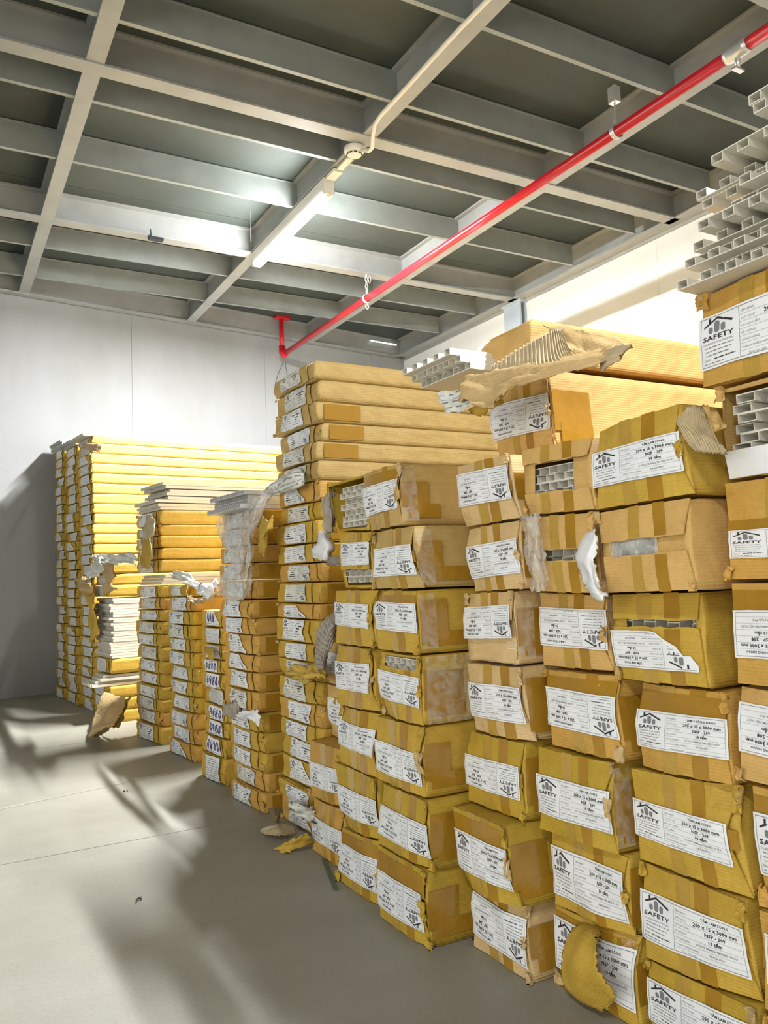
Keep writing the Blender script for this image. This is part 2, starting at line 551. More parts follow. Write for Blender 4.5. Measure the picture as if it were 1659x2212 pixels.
# conduit and cable along the middle beam
mb = MB()
c1 = [(3.42 * S, y * S, (5.545 + .01 * math.sin(y * 3)) * S) for y in np.linspace(-3, 5.9, 30)]
c1 += [(3.44 * S, 6.05 * S, 5.53 * S), (3.50 * S, 6.20 * S, 5.50 * S), (3.56 * S, 6.32 * S, 5.48 * S), (3.57 * S, 6.40 * S, 5.49 * S), (3.53 * S, 6.48 * S, 5.53 * S)]
mb.tube(c1, .0105, 8)
tag(mb.build('cable_conduit', WHITE, None, True), 'off-white cable conduit running along the middle beam to the smoke detector', 'conduit')
mb = MB(); mb.tube([(3.30 * S, 8.9 * S, 5.9 * S), (3.30 * S, 8.9 * S, 5.52 * S)], .0015, 6)
tag(mb.build('hanging_wire', ZINC), 'short thin wire hanging from the deck left of the glowing tube', 'wire')

# red sprinkler pipe with its hangers
PX, PZ = 5.13, 5.24
t = thing('sprinkler_pipe', (PX * S, 12.4 * S, PZ * S), 'long red sprinkler pipe hung under the ceiling beams', 'pipe')
mb = MB(); mb.tube([(PX * S, y * S, PZ * S) for y in (-6, 3.55)], .026, 18); mb.build('pipe_length', RED, t, True)
mb = MB(); mb.tube([(PX * S, y * S, PZ * S) for y in (3.55, 12.36)], .024, 18); mb.build('pipe_length', RED, t, True)
mb = MB(); mb.tube([(PX * S, 3.50 * S, PZ * S), (PX * S, 3.53 * S, PZ * S), (PX * S, 3.66 * S, PZ * S), (PX * S, 3.69 * S, PZ * S)], [.030, .034, .034, .030], 18); mb.build('coupling', ZINC, t, True)
mb = MB(); mb.tube([(PX * S, 12.30 * S, PZ * S), (PX * S, 12.40 * S, PZ * S), (PX * S, 12.46 * S, (PZ + .05) * S), (PX * S, 12.46 * S, (PZ + .16) * S)], .031, 18); mb.build('elbow', RED, t, True)
mb = MB(); mb.tube([(PX * S, 12.46 * S, PZ * S), (PX * S, 12.46 * S, 5.88 * S)], .022, 18); mb.build('riser', RED, t, True)
mb = MB(); mb.box(((PX - .13) * S, 12.36 * S, 5.86 * S), ((PX + .13) * S, 12.5 * S, 5.90 * S)); mb.build('flange', RED, t)


def torus_link(mb, c, rx, rz, r, ax):
    pts = []
    for k in range(17):
        a = 2 * math.pi * k / 16
        if ax: pts.append((c[0] + rx * math.cos(a), c[1], c[2] + rz * math.sin(a)))
        else: pts.append((c[0], c[1] + rx * math.cos(a), c[2] + rz * math.sin(a)))
    mb.tube(pts, r, 6, False)


def clamp(t, y):
    mb = MB()
    pts = [(PX * S + .031 * math.cos(a), y * S, PZ * S + .031 * math.sin(a)) for a in np.linspace(0, 2 * math.pi, 21)]
    for dy in (-.008, 0, .008):
        mb.tube([(p[0], p[1] + dy, p[2]) for p in pts], .004, 6, False)
    mb.build('clamp_ring', ZINC, t, True)
    mb = MB(); mb.tube([(PX * S, y * S, (PZ + .05) * S), (PX * S, y * S, (PZ + .11) * S)], .008, 8); mb.build('clamp_nut', ZINC, t)


t = thing('rod_hanger', (PX * S, 4.80 * S, 5.58 * S), 'threaded rod hanger with box bracket holding the red pipe', 'pipe hanger')
mb = MB(); mb.box(((PX - .035) * S, 4.76 * S, 5.50 * S), ((PX + .035) * S, 4.84 * S, 5.64 * S)); mb.build('bracket', ZINC, t)
mb = MB(); mb.tube([(PX * S, 4.80 * S, 5.62 * S), (PX * S, 4.80 * S, 5.33 * S)], .004, 8); mb.build('rod', ZINC, t)
clamp(t, 4.80)
t = thing('chain_hanger', (PX * S, 9.40 * S, 5.58 * S), 'galvanised chain hanger holding the red pipe below a beam', 'pipe hanger')
mb = MB()
for k in range(5):
    torus_link(mb, (PX * S, 9.40 * S, (5.56 - k * .05) * S), .010, .018, .003, k % 2)
torus_link(mb, ((PX + .05) * S, 9.40 * S, 5.52 * S), .010, .03, .003, 1)
mb.build('chain', ZINC, t, True)
clamp(t, 9.40)
mb = MB(); torus_link(mb, (PX * S, 9.40 * S, (PZ - .11) * S), .012, .018, .004, 1); mb.build('eye_bolt', ZINC, t, True)
t = thing('pipe_union', (PX * S, 3.25 * S, PZ * S), 'zinc valve fitting under the red pipe near the upper right corner', 'fitting')
mb = MB(); mb.tube([(PX * S, 3.60 * S, (PZ - .04) * S), (PX * S, 3.60 * S, (PZ - .13) * S)], [.013, .008], 8); mb.build('stem', ZINC, t, True)
mb = MB(); mb.box(((PX - .05) * S, 3.58 * S, (PZ - .15) * S), ((PX + .05) * S, 3.62 * S, (PZ - .135) * S)); mb.build('toggle', ZINC, t)
# small cable tie/bracket on the second beam
t = thing('beam_clip', (2.28 * S, 9.36 * S, 5.55 * S), 'small black cable clip stuck to the front beam flange', 'clip')
mb = MB(); mb.box((2.20 * S, 9.345 * S, 5.545 * S), (2.37 * S, 9.42 * S, 5.578 * S)); mb.build('body', BLACK, t)
mb = MB(); mb.bar((2.225 * S, 9.35 * S, 5.575 * S), (2.215 * S, 9.35 * S, 5.66 * S), .006, .006, (1, 0, 0)); mb.build('tail', BLACK, t)
mb = MB(); mb.bar((5.50 * S, 8.2 * S, 5.54 * S), (5.50 * S, 8.2 * S, 5.60 * S), .004, .004, (1, 0, 0))
mb2 = MB()
pp = [(5.17, BW(5.17) - .16, 5.14), (5.12, BW(5.1) - .05, 4.98), (5.06, BW(5.1) - .04, 4.80), (5.03, BW(5.1) - .03, 4.62)]
mb2.tube([(a * S, b * S, c * S) for a, b, c in pp], .0022, 6)
mb2.tube([(a * S, b * S, c * S) for a, b, c in [(5.20, BW(5.1) - .16, 5.14), (5.27, BW(5.2) - .05, 5.05), (5.29, BW(5.2) - .04, 4.9), (5.2, BW(5.2) - .03, 4.74), (5.05, BW(5.2) - .03, 4.66)]], .0022, 6)
tag(mb2.build('loose_wire', BLACK, None, True), 'thin dark wires dangling on the back wall below the red elbow', 'wire')
mb = MB(); mb.box((5.05 * S, (BW(5.1) - .05) * S, 4.60 * S), (5.13 * S, (BW(5.1)) * S, 4.66 * S))
tag(mb.build('wall_hook', BLACK), 'small black hook on the back wall where the thin wires end', 'hook')

# ------------------------------------------------------------------ label printing (flat print laid on the paper)
_tmp = bpy.data.objects.new('t', bpy.data.curves.new('t', 'FONT'))


def text_tris(s, size, x, y, align='LEFT', sx=1.0, bold=0.0, width=None, res=1):
    cu = bpy.data.curves.new('t', 'FONT')
    cu.body = s
    cu.size = size
    cu.resolution_u = res
    cu.offset = bold
    ob = bpy.data.objects.new('t', cu)
    COL.objects.link(ob)
    dg = bpy.context.evaluated_depsgraph_get()
    dg.update()
    me = ob.evaluated_get(dg).to_mesh()
    V = np.array([tuple(v.co)[:2] for v in me.vertices])
    F = [tuple(p.vertices) for p in me.polygons]
    ob.evaluated_get(dg).to_mesh_clear()
    bpy.data.objects.remove(ob)
    bpy.data.curves.remove(cu)
    w = V[:, 0].max() - V[:, 0].min()
    V[:, 0] -= V[:, 0].min()
    if width: sx = width / w
    V[:, 0] *= sx
    w *= sx
    if align == 'CENTER': V[:, 0] -= w / 2
    if align == 'RIGHT': V[:, 0] -= w
    V[:, 0] += x
    V[:, 1] += y
    return V, F


class Print:
    def __init__(self):
        self.V = []
        self.F = []
        self.M = []

    def add(self, V, F, m=0):
        n = len(self.V)
        self.V += [tuple(v) for v in V]
        self.F += [tuple(i + n for i in f) for f in F]
        self.M += [m] * len(F)

    def rect(self, x0, y0, x1, y1, m=0, seg=1):
        for k in range(seg):
            if abs(x1 - x0) >= abs(y1 - y0):
                a, b = x0 + (x1 - x0) * k / seg, x0 + (x1 - x0) * (k + 1) / seg
                self.add([(a, y0), (b, y0), (b, y1), (a, y1)], [(0, 1, 2, 3)], m)
            else:
                a, b = y0 + (y1 - y0) * k / seg, y0 + (y1 - y0) * (k + 1) / seg
                self.add([(x0, a), (x1, a), (x1, b), (x0, b)], [(0, 1, 2, 3)], m)

    def text(self, s, size, x, y, m=0, **k):
        V, F = text_tris(s, size, x, y, **k)
        self.add(V, F, m)

    def pill(self, x0, y0, x1, y1, m=1):
        r = (x1 - x0) * .4
        P = []
        for cx, cy, a0 in ((x1 - r, y1 - r, 0), (x0 + r, y1 - r, 90), (x0 + r, y0 + r, 180), (x1 - r, y0 + r, 270)):
            for k in range(4):
                a = rad(a0 + 30 * k)
                P.append((cx + r * math.cos(a), cy + r * math.sin(a)))
        self.add(P, [tuple(range(len(P)))], m)

    def arrays(self):
        return np.array(self.V), self.F, self.M


def words(P, x0, x1, y, h, rng, m=1):
    x = x0
    while x < x1:
        w = rng.uniform(4, 13)
        P.rect(x, y, min(x + w, x1), y + h, m)
        x += w + 2


def logo(P, simple_=False, k=1.0):
    # gable roof, chimney, three rounded windows
    P.add([(12, 80), (40, 93.5), (40, 89), (12, 76.5)], [(0, 1, 2, 3)])
    P.add([(40, 93.5), (72, 79), (70, 75.5), (40, 89)], [(0, 1, 2, 3)])
    P.rect(22, 82, 26.5, 93)
    P.pill(22, 64, 31, 76)
    P.pill(34, 64, 45, 85)
    P.pill(48, 64, 57, 78)


def full_print(size_line, name_line, code_line):
    P = Print()
    rng = random.Random(7)
    for (a, b, c, d) in ((5, 4, 230, 5), (5, 95, 230, 96), (5, 4, 5.8, 96), (229.2, 4, 230, 96), (84, 4, 84.7, 95)):
        P.rect(a, b, c, d, 1, 10)
    logo(P)
    P.text('SAFETY', 12, 10, 52, width=64, bold=.25)
    P.text('CLADDING PANEL', 5, 10, 44, 1, width=62)
    for i, y in enumerate((38, 31, 24)):
        words(P, 13, 74 - 6 * i, y, 1.5, rng)
    P.text('Email:', 6, 10, 15, 1)
    words(P, 30, 76, 16, 1.8, rng, 0)
    words(P, 10, 50, 9, 1.5, rng)
    rows = [('TÊN HÀNG', name_line, 7.5, 0.12), ('QUY CÁCH', size_line, 10.5, .3), ('MÃ SẢN PHẨM', code_line, 10, .3), ('SỐ LƯỢNG', '10 tấm', 9.5, .3),
            ('CÔNG DỤNG', 'DÙNG TRANG TRÍ NỘI THẤT', 6.2, .1), ('THÀNH PHẦN CHÍNH', 'NHỰA PVC', 6.2, .1)]
    y = 84
    for i, (a, b, sz, bo) in enumerate(rows):
        P.text(a, 5.2, 88, y, 1)
        P.text(b, sz, 176, y - (sz - 7) * .3, 0 if bo > .11 else 1, align='CENTER', bold=bo)
        if i < 5 or True:
            P.rect(84, y - 4.2, 230, y - 3.8, 1, 6)
        y -= 13.2
    P.text('Ngày sản xuất:', 5.2, 100, 6, 1)
    return P.arrays()


def mini_print():
    P = Print()
    rng = random.Random(3)
    for (a, b, c, d) in ((5, 4, 230, 5), (5, 95, 230, 96), (5, 4, 6.4, 96), (228.6, 4, 230, 96), (84, 4, 85, 95)):
        P.rect(a, b, c, d, 1, 4)
    logo(P)
    P.text('SAFETY', 12, 10, 50, width=64, bold=.25, res=0)
    for y in (40, 32, 24, 16, 9):
        words(P, 12, 74, y, 2.2, rng)
    for i, y in enumerate((83, 69, 56, 43, 30, 17)):
        words(P, 89, 122, y, 2.6, rng)
        if i in (1, 2, 3):
            words(P, (135, 158, 165)[i - 1], (220, 200, 190)[i - 1], y - 1, 6, rng, 0)
        else:
            words(P, 140, 212, y, 3, rng)
    return P.arrays()


def oval_print():
    P = Print()
    for cx in (38, 90, 142, 196):
        for (rx, ry, m, dz) in ((19, 33, 2, 0),):
            pts = [(cx + rx * math.cos(a), 52 + ry * math.sin(a)) for a in np.linspace(0, 2 * math.pi, 17)[:-1]]
            inn = [(cx + rx * .45 * math.cos(a), 55 + ry * .45 * math.sin(a)) for a in np.linspace(0, 2 * math.pi, 17)[:-1]]
            P.add(pts + inn, [(i, (i + 1) % 16, 16 + (i + 1) % 16, 16 + i) for i in range(16)], 2)
        P.rect(cx - 4, 44, cx + 5, 62, 2)
    P.rect(10, 8, 225, 11, 2, 4)
    return P.arrays()


def lines_print():
    P = Print()
    rng = random.Random(11)
    for y in range(6, 96, 9):
        words(P, 8, 225, y, 2.6, rng)
    return P.arrays()


PRINTS = {
    '200': full_print('200 x 15 x 3000 mm', 'TẤM LAM SÓNG', 'NSP - 209'),
    '205': full_print('205 x 15 x 3000 mm', 'LAM 3 SÓNG NANO', 'NSP - 209'),
    '208': full_print('205 x 15 x 3000 mm', 'LAM 3 SÓNG NANO', 'NSP - 208'),
    'mini': mini_print(), 'oval': oval_print(), 'lines': lines_print()}


# ------------------------------------------------------------------ cartons
BOXES = [
('2','2a',0.0,[[1.0049,1.0375,1.0383],[1.0049,0.8444,1.0503],[1.0049,0.8338,0.9034],[1.0049,1.0368,0.8949]]),
('2','2b',0.0,[[1.0044,1.0357,0.8949],[1.0044,0.8423,0.9034],[1.0044,0.8327,0.7564],[1.0044,1.034,0.7516]]),
('2','2c',0.0,[[1.0549,1.0711,0.7516],[1.0549,0.8689,0.7564],[1.0549,0.8629,0.602],[1.0549,1.0641,0.5979]]),
('2','2d',0.0,[[1.0655,1.0299,0.5979],[1.0655,0.8374,0.602],[1.0655,0.8409,0.4569],[1.0655,1.035,0.4493]]),
('2','2e',0.0,[[1.0667,1.055,0.4493],[1.0667,0.8453,0.4569],[1.0667,0.8201,0.2935],[1.0667,1.0453,0.2916]]),
('2','2f',0.0,[[1.0667,1.0455,0.2916],[1.0667,0.8325,0.2935],[1.0667,0.8237,0.1417],[1.0667,1.0443,0.1291]]),
('2','2g',0.0,[[1.0667,1.0444,0.1291],[1.0667,0.8239,0.1417],[1.0667,0.826,0.0],[1.0667,1.0469,0.0]]),
('3','3t',0.0,[[1.104,1.4494,1.2189],[1.104,1.2548,1.2113],[1.104,1.2421,1.0367],[1.104,1.4559,1.0367]]),
('3','3a',0.0,[[1.0135,1.244,1.0367],[1.0135,1.0482,1.0316],[1.0135,1.0478,0.8976],[1.0135,1.251,0.9029]]),
('3','3b',0.0,[[1.0144,1.245,0.9029],[1.0144,1.0493,0.8976],[1.0144,1.0456,0.7494],[1.0144,1.232,0.7538]]),
('3','3c',0.0,[[1.0648,1.2748,0.7538],[1.0648,1.0894,0.7494],[1.0648,1.0783,0.6079],[1.0648,1.2699,0.6044]]),
('3','3d',0.0,[[1.0472,1.2487,0.6044],[1.0472,1.0584,0.6079],[1.0472,1.0431,0.4569],[1.0472,1.2354,0.4558]]),
('3','3e',0.0,[[1.0343,1.2651,0.4558],[1.0343,1.0677,0.4569],[1.0343,1.0636,0.2961],[1.0343,1.2679,0.2926]]),
('3','3f',0.0,[[1.057,1.2655,0.2926],[1.057,1.0575,0.2961],[1.057,1.062,0.152],[1.057,1.2619,0.1482]]),
('3','3g',0.0,[[1.0644,1.2751,0.1482],[1.0644,1.0684,0.152],[1.0644,1.0572,0.0],[1.0644,1.2688,0.0]]),
('4','4a',0.0,[[1.0133,1.4714,1.034],[1.0133,1.2808,1.0357],[1.0133,1.2582,0.8994],[1.0133,1.46,0.8924]]),
('4','4b',0.0,[[1.0133,1.4495,0.8924],[1.0133,1.2586,0.8994],[1.0133,1.2514,0.7589],[1.0133,1.4418,0.7517]]),
('4','4c',0.0,[[1.0133,1.4725,0.7517],[1.0133,1.2851,0.7589],[1.0133,1.283,0.6078],[1.0133,1.4599,0.6034]]),
('4','4d',0.0,[[1.0133,1.4618,0.6034],[1.0133,1.2685,0.6078],[1.0133,1.2551,0.4604],[1.0133,1.4532,0.4554]]),
('4','4e',0.0,[[1.0133,1.48,0.4554],[1.0133,1.2772,0.4604],[1.0133,1.2799,0.305],[1.0133,1.48,0.3027]]),
('4','4f',0.0,[[0.9707,1.48,0.3027],[0.9707,1.2874,0.305],[0.9707,1.2743,0.1462],[0.9707,1.4533,0.1452]]),
('4','4g',0.0,[[1.0133,1.48,0.1452],[1.0133,1.3022,0.1462],[1.0133,1.2826,0.0],[1.0133,1.48,0.0]]),
('5','5a',0.0,[[0.9173,1.7333,1.0465],[0.9173,1.5655,1.0538],[0.9173,1.5509,0.9052],[0.9173,1.7333,0.9016]]),
('5','5b',0.0,[[0.9173,1.694,0.9016],[0.9173,1.5055,0.9052],[0.9173,1.49,0.7631],[0.9173,1.6916,0.7625]]),
('5','5c',0.0,[[0.9173,1.7035,0.7625],[0.9173,1.5,0.7631],[0.9173,1.4926,0.6218],[0.9173,1.6896,0.6205]]),
('5','5d',0.0,[[0.9173,1.6817,0.6205],[0.9173,1.491,0.6218],[0.9173,1.4923,0.4695],[0.9173,1.6939,0.4675]]),
('5','5e',0.0,[[0.9173,1.7126,0.4675],[0.9173,1.4981,0.4695],[0.9173,1.4997,0.3161],[0.9173,1.7109,0.3162]]),
('5','5f',0.0,[[0.9173,1.6829,0.3162],[0.9173,1.488,0.3161],[0.9173,1.488,0.1677],[0.9173,1.7238,0.1665]]),
('5','5g',0.0,[[0.9173,1.7317,0.1665],[0.9173,1.5015,0.1677],[0.9173,1.5114,0.0],[0.9173,1.7239,0.0]]),
('6','6a',0.0,[[0.9387,1.9934,1.0502],[0.9387,1.7493,1.0546],[0.9387,1.7493,0.9064],[0.9387,1.9384,0.9119]]),
('6','6b',0.0,[[0.9387,1.9189,0.9119],[0.9387,1.7493,0.9064],[0.9387,1.7427,0.7627],[0.9387,1.9287,0.7615]]),
('6','6c',0.0,[[0.9387,1.952,0.7615],[0.9387,1.7493,0.7627],[0.9387,1.7358,0.6183],[0.9387,1.9666,0.6177]]),
('6','6d',0.0,[[0.9387,1.9677,0.6177],[0.9387,1.7493,0.6183],[0.9387,1.7493,0.4616],[0.9387,1.9637,0.4581]]),
('6','6e',0.0,[[0.9387,1.964,0.4581],[0.9387,1.7493,0.4616],[0.9387,1.7493,0.3049],[0.9387,1.9654,0.3073]]),
('6','6f',0.0,[[0.9387,1.9887,0.3073],[0.9387,1.7493,0.3049],[0.9387,1.7493,0.1549],[0.9387,1.9599,0.1449]]),
('6','6g',0.0,[[0.9387,1.955,0.1449],[0.9387,1.7493,0.1549],[0.9387,1.7493,0.0],[0.9387,1.9875,0.0]]),
('7','7d',0.0,[[1.04,2.24,0.6024],[1.04,2.0267,0.6035],[1.04,2.0267,0.4763],[1.04,2.24,0.4771]]),
('7','7e',0.0,[[1.04,2.24,0.4771],[1.04,2.0267,0.4763],[1.04,2.0267,0.3237],[1.04,2.24,0.3196]]),
('7','7f',0.0,[[0.976,2.24,0.3196],[0.976,2.0267,0.3237],[0.976,2.0267,0.162],[0.976,2.24,0.1539]]),
('7','7g',0.0,[[0.976,2.24,0.1539],[0.976,2.0267,0.162],[0.976,2.0267,0.0],[0.976,2.24,0.0]]),
('1','1a',0.0,[[1.0667,0.8533,1.2294],[1.0667,0.6293,1.2294],[1.0667,0.6293,1.074],[1.0667,0.8533,1.074]]),
('1','1b',0.0,[[1.0667,0.8274,1.074],[1.0667,0.6293,1.074],[1.0667,0.6293,0.9238],[1.0667,0.8274,0.9238]]),
('1','1c',0.0,[[1.0667,0.8263,0.9238],[1.0667,0.6293,0.9238],[1.0667,0.6293,0.7701],[1.0667,0.8263,0.7701]]),
('1','1d',0.0,[[1.0667,0.8263,0.7701],[1.0667,0.6213,0.7701],[1.0667,0.6213,0.6126],[1.0667,0.8263,0.6126]]),
('1','1e',0.0,[[1.0667,0.831,0.6126],[1.0667,0.6133,0.6126],[1.0667,0.6133,0.4699],[1.0667,0.831,0.4699]]),
('1','1f',0.0,[[1.0667,0.8137,0.4699],[1.0667,0.6027,0.4699],[1.0667,0.6027,0.2899],[1.0667,0.8137,0.2899]]),
('1','1g',0.0,[[1.0667,0.816,0.2899],[1.0667,0.592,0.2899],[1.0667,0.592,0.144],[1.0667,0.816,0.144]]),
('1','1h',0.0,[[1.0667,0.8107,0.144],[1.0667,0.5867,0.144],[1.0667,0.5867,0.0],[1.0667,0.8107,0.0]]),
('8','8.1',1,[[1.0399,2.5919,1.4773],[1.0457,2.2613,1.4773],[1.0457,2.2613,1.4163],[1.0399,2.5919,1.4163]]),
('8','8.2',1,[[1.0423,2.5919,1.4163],[1.0481,2.2613,1.4163],[1.0481,2.2613,1.347],[1.0423,2.5919,1.347]]),
('8','8.3',1,[[1.0421,2.5919,1.347],[1.0479,2.2613,1.347],[1.0479,2.2613,1.2807],[1.0421,2.5919,1.2807]]),
('8','8.4',1,[[1.0411,2.5919,1.2807],[1.0469,2.2613,1.2807],[1.0469,2.2613,1.2204],[1.0411,2.5919,1.2204]]),
('8','8.5',1,[[1.0399,2.5919,1.2204],[1.0457,2.2613,1.2204],[1.0457,2.2613,1.1605],[1.0399,2.5919,1.1605]]),
('8','8.6',1,[[1.0395,2.5919,1.1605],[1.0453,2.2613,1.1605],[1.0453,2.2613,1.0981],[1.0395,2.5919,1.0981]]),
('8','8.7',1,[[1.0391,2.5919,1.0981],[1.0449,2.2613,1.0981],[1.0449,2.2613,1.0344],[1.0391,2.5919,1.0344]]),
('8','8.8',1,[[1.0371,2.5919,1.0344],[1.0428,2.2613,1.0344],[1.0428,2.2613,0.9753],[1.0371,2.5919,0.9753]]),
('8','8.9',1,[[1.0309,2.5919,0.9753],[1.0367,2.2613,0.9753],[1.0367,2.2613,0.9039],[1.0309,2.5919,0.9039]]),
('8','8.10',1,[[1.0258,2.5919,0.9039],[1.0316,2.2613,0.9039],[1.0316,2.2613,0.8415],[1.0258,2.5919,0.8415]]),
('8','8.11',1,[[1.0303,2.5919,0.8415],[1.0361,2.2613,0.8415],[1.0361,2.2613,0.7812],[1.0303,2.5919,0.7812]]),
('8','8.12',1,[[1.0326,2.5919,0.7812],[1.0384,2.2613,0.7812],[1.0384,2.2613,0.714],[1.0326,2.5919,0.714]]),
('8','8.13',1,[[1.0282,2.5919,0.714],[1.034,2.2613,0.714],[1.034,2.2613,0.664],[1.0282,2.5919,0.664]]),
('8','8.14',1,[[1.0248,2.5919,0.664],[1.0306,2.2613,0.664],[1.0306,2.2613,0.5892],[1.0248,2.5919,0.5892]]),
('8','8.15',1,[[1.0239,2.5919,0.5892],[1.0296,2.2613,0.5892],[1.0296,2.2613,0.5319],[1.0239,2.5919,0.5319]]),
('8','8.16',1,[[1.0295,2.5919,0.5319],[1.0352,2.2613,0.5319],[1.0352,2.2613,0.4738],[1.0295,2.5919,0.4738]]),
('8','8.17',1,[[1.035,2.5919,0.4738],[1.0407,2.2613,0.4738],[1.0407,2.2613,0.4027],[1.035,2.5919,0.4027]]),
('8','8.18',1,[[1.0355,2.5919,0.4027],[1.0413,2.2613,0.4027],[1.0413,2.2613,0.3349],[1.0355,2.5919,0.3349]]),
('8','8.19',1,[[1.0327,2.5919,0.3349],[1.0385,2.2613,0.3349],[1.0385,2.2613,0.2766],[1.0327,2.5919,0.2766]]),
('8','8.20',1,[[1.0264,2.5919,0.2766],[1.0322,2.2613,0.2766],[1.0322,2.2613,0.2137],[1.0264,2.5919,0.2137]]),
('8','8.21',1,[[1.023,2.5919,0.2137],[1.0287,2.2613,0.2137],[1.0287,2.2613,0.1366],[1.023,2.5919,0.1366]]),
('8','8.22',1,[[1.0202,2.5919,0.1366],[1.0259,2.2613,0.1366],[1.0259,2.2613,0.0852],[1.0202,2.5919,0.0852]]),
('8','8.23',1,[[1.0172,2.5919,0.0852],[1.023,2.2613,0.0852],[1.023,2.2613,0.0],[1.0172,2.5919,0.0]]),
('9','9.1',3,[[0.9525,2.9596,1.0417],[0.9687,2.6507,1.0417],[0.9687,2.6507,0.9789],[0.9525,2.9596,0.9789]]),
('9','9.2',3,[[0.952,2.9596,0.9789],[0.9682,2.6507,0.9789],[0.9682,2.6507,0.9163],[0.952,2.9596,0.9163]]),
('9','9.3',3,[[0.9515,2.9596,0.9163],[0.9677,2.6507,0.9163],[0.9677,2.6507,0.854],[0.9515,2.9596,0.854]]),
('9','9.4',3,[[0.951,2.9596,0.854],[0.9672,2.6507,0.854],[0.9672,2.6507,0.7935],[0.951,2.9596,0.7935]]),
('9','9.5',3,[[0.949,2.9596,0.7935],[0.9652,2.6507,0.7935],[0.9652,2.6507,0.7257],[0.949,2.9596,0.7257]]),
('9','9.6',3,[[0.947,2.9596,0.7257],[0.9632,2.6507,0.7257],[0.9632,2.6507,0.6611],[0.947,2.9596,0.6611]]),
('9','9.7',3,[[0.9483,2.9596,0.6611],[0.9645,2.6507,0.6611],[0.9645,2.6507,0.6023],[0.9483,2.9596,0.6023]]),
('9','9.8',3,[[0.9498,2.9596,0.6023],[0.966,2.6507,0.6023],[0.966,2.6507,0.5317],[0.9498,2.9596,0.5317]]),
('9','9.9',3,[[0.9525,2.9596,0.5317],[0.9687,2.6507,0.5317],[0.9687,2.6507,0.4725],[0.9525,2.9596,0.4725]]),
('9','9.10',3,[[0.9572,2.9596,0.4725],[0.9734,2.6507,0.4725],[0.9734,2.6507,0.4072],[0.9572,2.9596,0.4072]]),
('9','9.11',3,[[0.9628,2.9596,0.4072],[0.979,2.6507,0.4072],[0.979,2.6507,0.3378],[0.9628,2.9596,0.3378]]),
('9','9.12',3,[[0.9681,2.9596,0.3378],[0.9843,2.6507,0.3378],[0.9843,2.6507,0.2664],[0.9681,2.9596,0.2664]]),
('9','9.13',3,[[0.9716,2.9596,0.2664],[0.9878,2.6507,0.2664],[0.9878,2.6507,0.1981],[0.9716,2.9596,0.1981]]),
('9','9.14',3,[[0.9737,2.9596,0.1981],[0.9899,2.6507,0.1981],[0.9899,2.6507,0.1326],[0.9737,2.9596,0.1326]]),
('9','9.15',3,[[0.9754,2.9596,0.1326],[0.9916,2.6507,0.1326],[0.9916,2.6507,0.0647],[0.9754,2.9596,0.0647]]),
('9','9.16',3,[[0.9772,2.9596,0.0647],[0.9934,2.6507,0.0647],[0.9934,2.6507,0.0],[0.9772,2.9596,0.0]]),
('10','10.1',4,[[0.9762,3.3381,0.6761],[0.9933,3.0933,0.6761],[0.9933,3.0933,0.6075],[0.9762,3.3381,0.6075]]),
('10','10.2',4,[[0.9784,3.3381,0.6075],[0.9955,3.0933,0.6075],[0.9955,3.0933,0.5403],[0.9784,3.3381,0.5403]]),
('10','10.3',4,[[0.9832,3.3381,0.5403],[1.0003,3.0933,0.5403],[1.0003,3.0933,0.4797],[0.9832,3.3381,0.4797]]),
('10','10.4',4,[[0.986,3.3381,0.4797],[1.0031,3.0933,0.4797],[1.0031,3.0933,0.426],[0.986,3.3381,0.426]]),
('10','10.5',4,[[0.9856,3.3381,0.426],[1.0027,3.0933,0.426],[1.0027,3.0933,0.3653],[0.9856,3.3381,0.3653]]),
('10','10.6',4,[[0.9845,3.3381,0.3653],[1.0016,3.0933,0.3653],[1.0016,3.0933,0.2982],[0.9845,3.3381,0.2982]]),
('10','10.7',4,[[0.9828,3.3381,0.2982],[0.9999,3.0933,0.2982],[0.9999,3.0933,0.2349],[0.9828,3.3381,0.2349]]),
('10','10.8',4,[[0.9804,3.3381,0.2349],[0.9975,3.0933,0.2349],[0.9975,3.0933,0.1723],[0.9804,3.3381,0.1723]]),
('10','10.9',4,[[0.978,3.3381,0.1723],[0.9951,3.0933,0.1723],[0.9951,3.0933,0.1026],[0.978,3.3381,0.1026]]),
('10','10.10',4,[[0.9775,3.3381,0.1026],[0.9946,3.0933,0.1026],[0.9946,3.0933,0.0],[0.9775,3.3381,0.0]]),
('11','11.1',5,[[0.9865,3.9027,0.7825],[1.0162,3.5627,0.7825],[1.0162,3.5627,0.7251],[0.9865,3.9027,0.7251]]),
('11','11.2',5,[[0.9861,3.9027,0.7251],[1.0159,3.5627,0.7251],[1.0159,3.5627,0.6597],[0.9861,3.9027,0.6597]]),
('11','11.3',5,[[0.9857,3.9027,0.6597],[1.0155,3.5627,0.6597],[1.0155,3.5627,0.5985],[0.9857,3.9027,0.5985]]),
('11','11.4',5,[[0.9861,3.9027,0.5985],[1.0159,3.5627,0.5985],[1.0159,3.5627,0.5352],[0.9861,3.9027,0.5352]]),
('11','11.5',5,[[0.9872,3.9027,0.5352],[1.017,3.5627,0.5352],[1.017,3.5627,0.476],[0.9872,3.9027,0.476]]),
('11','11.6',5,[[0.9876,3.9027,0.476],[1.0173,3.5627,0.476],[1.0173,3.5627,0.4092],[0.9876,3.9027,0.4092]]),
('11','11.7',5,[[0.9872,3.9027,0.4092],[1.017,3.5627,0.4092],[1.017,3.5627,0.3427],[0.9872,3.9027,0.3427]]),
('11','11.8',5,[[0.9868,3.9027,0.3427],[1.0166,3.5627,0.3427],[1.0166,3.5627,0.2763],[0.9868,3.9027,0.2763]]),
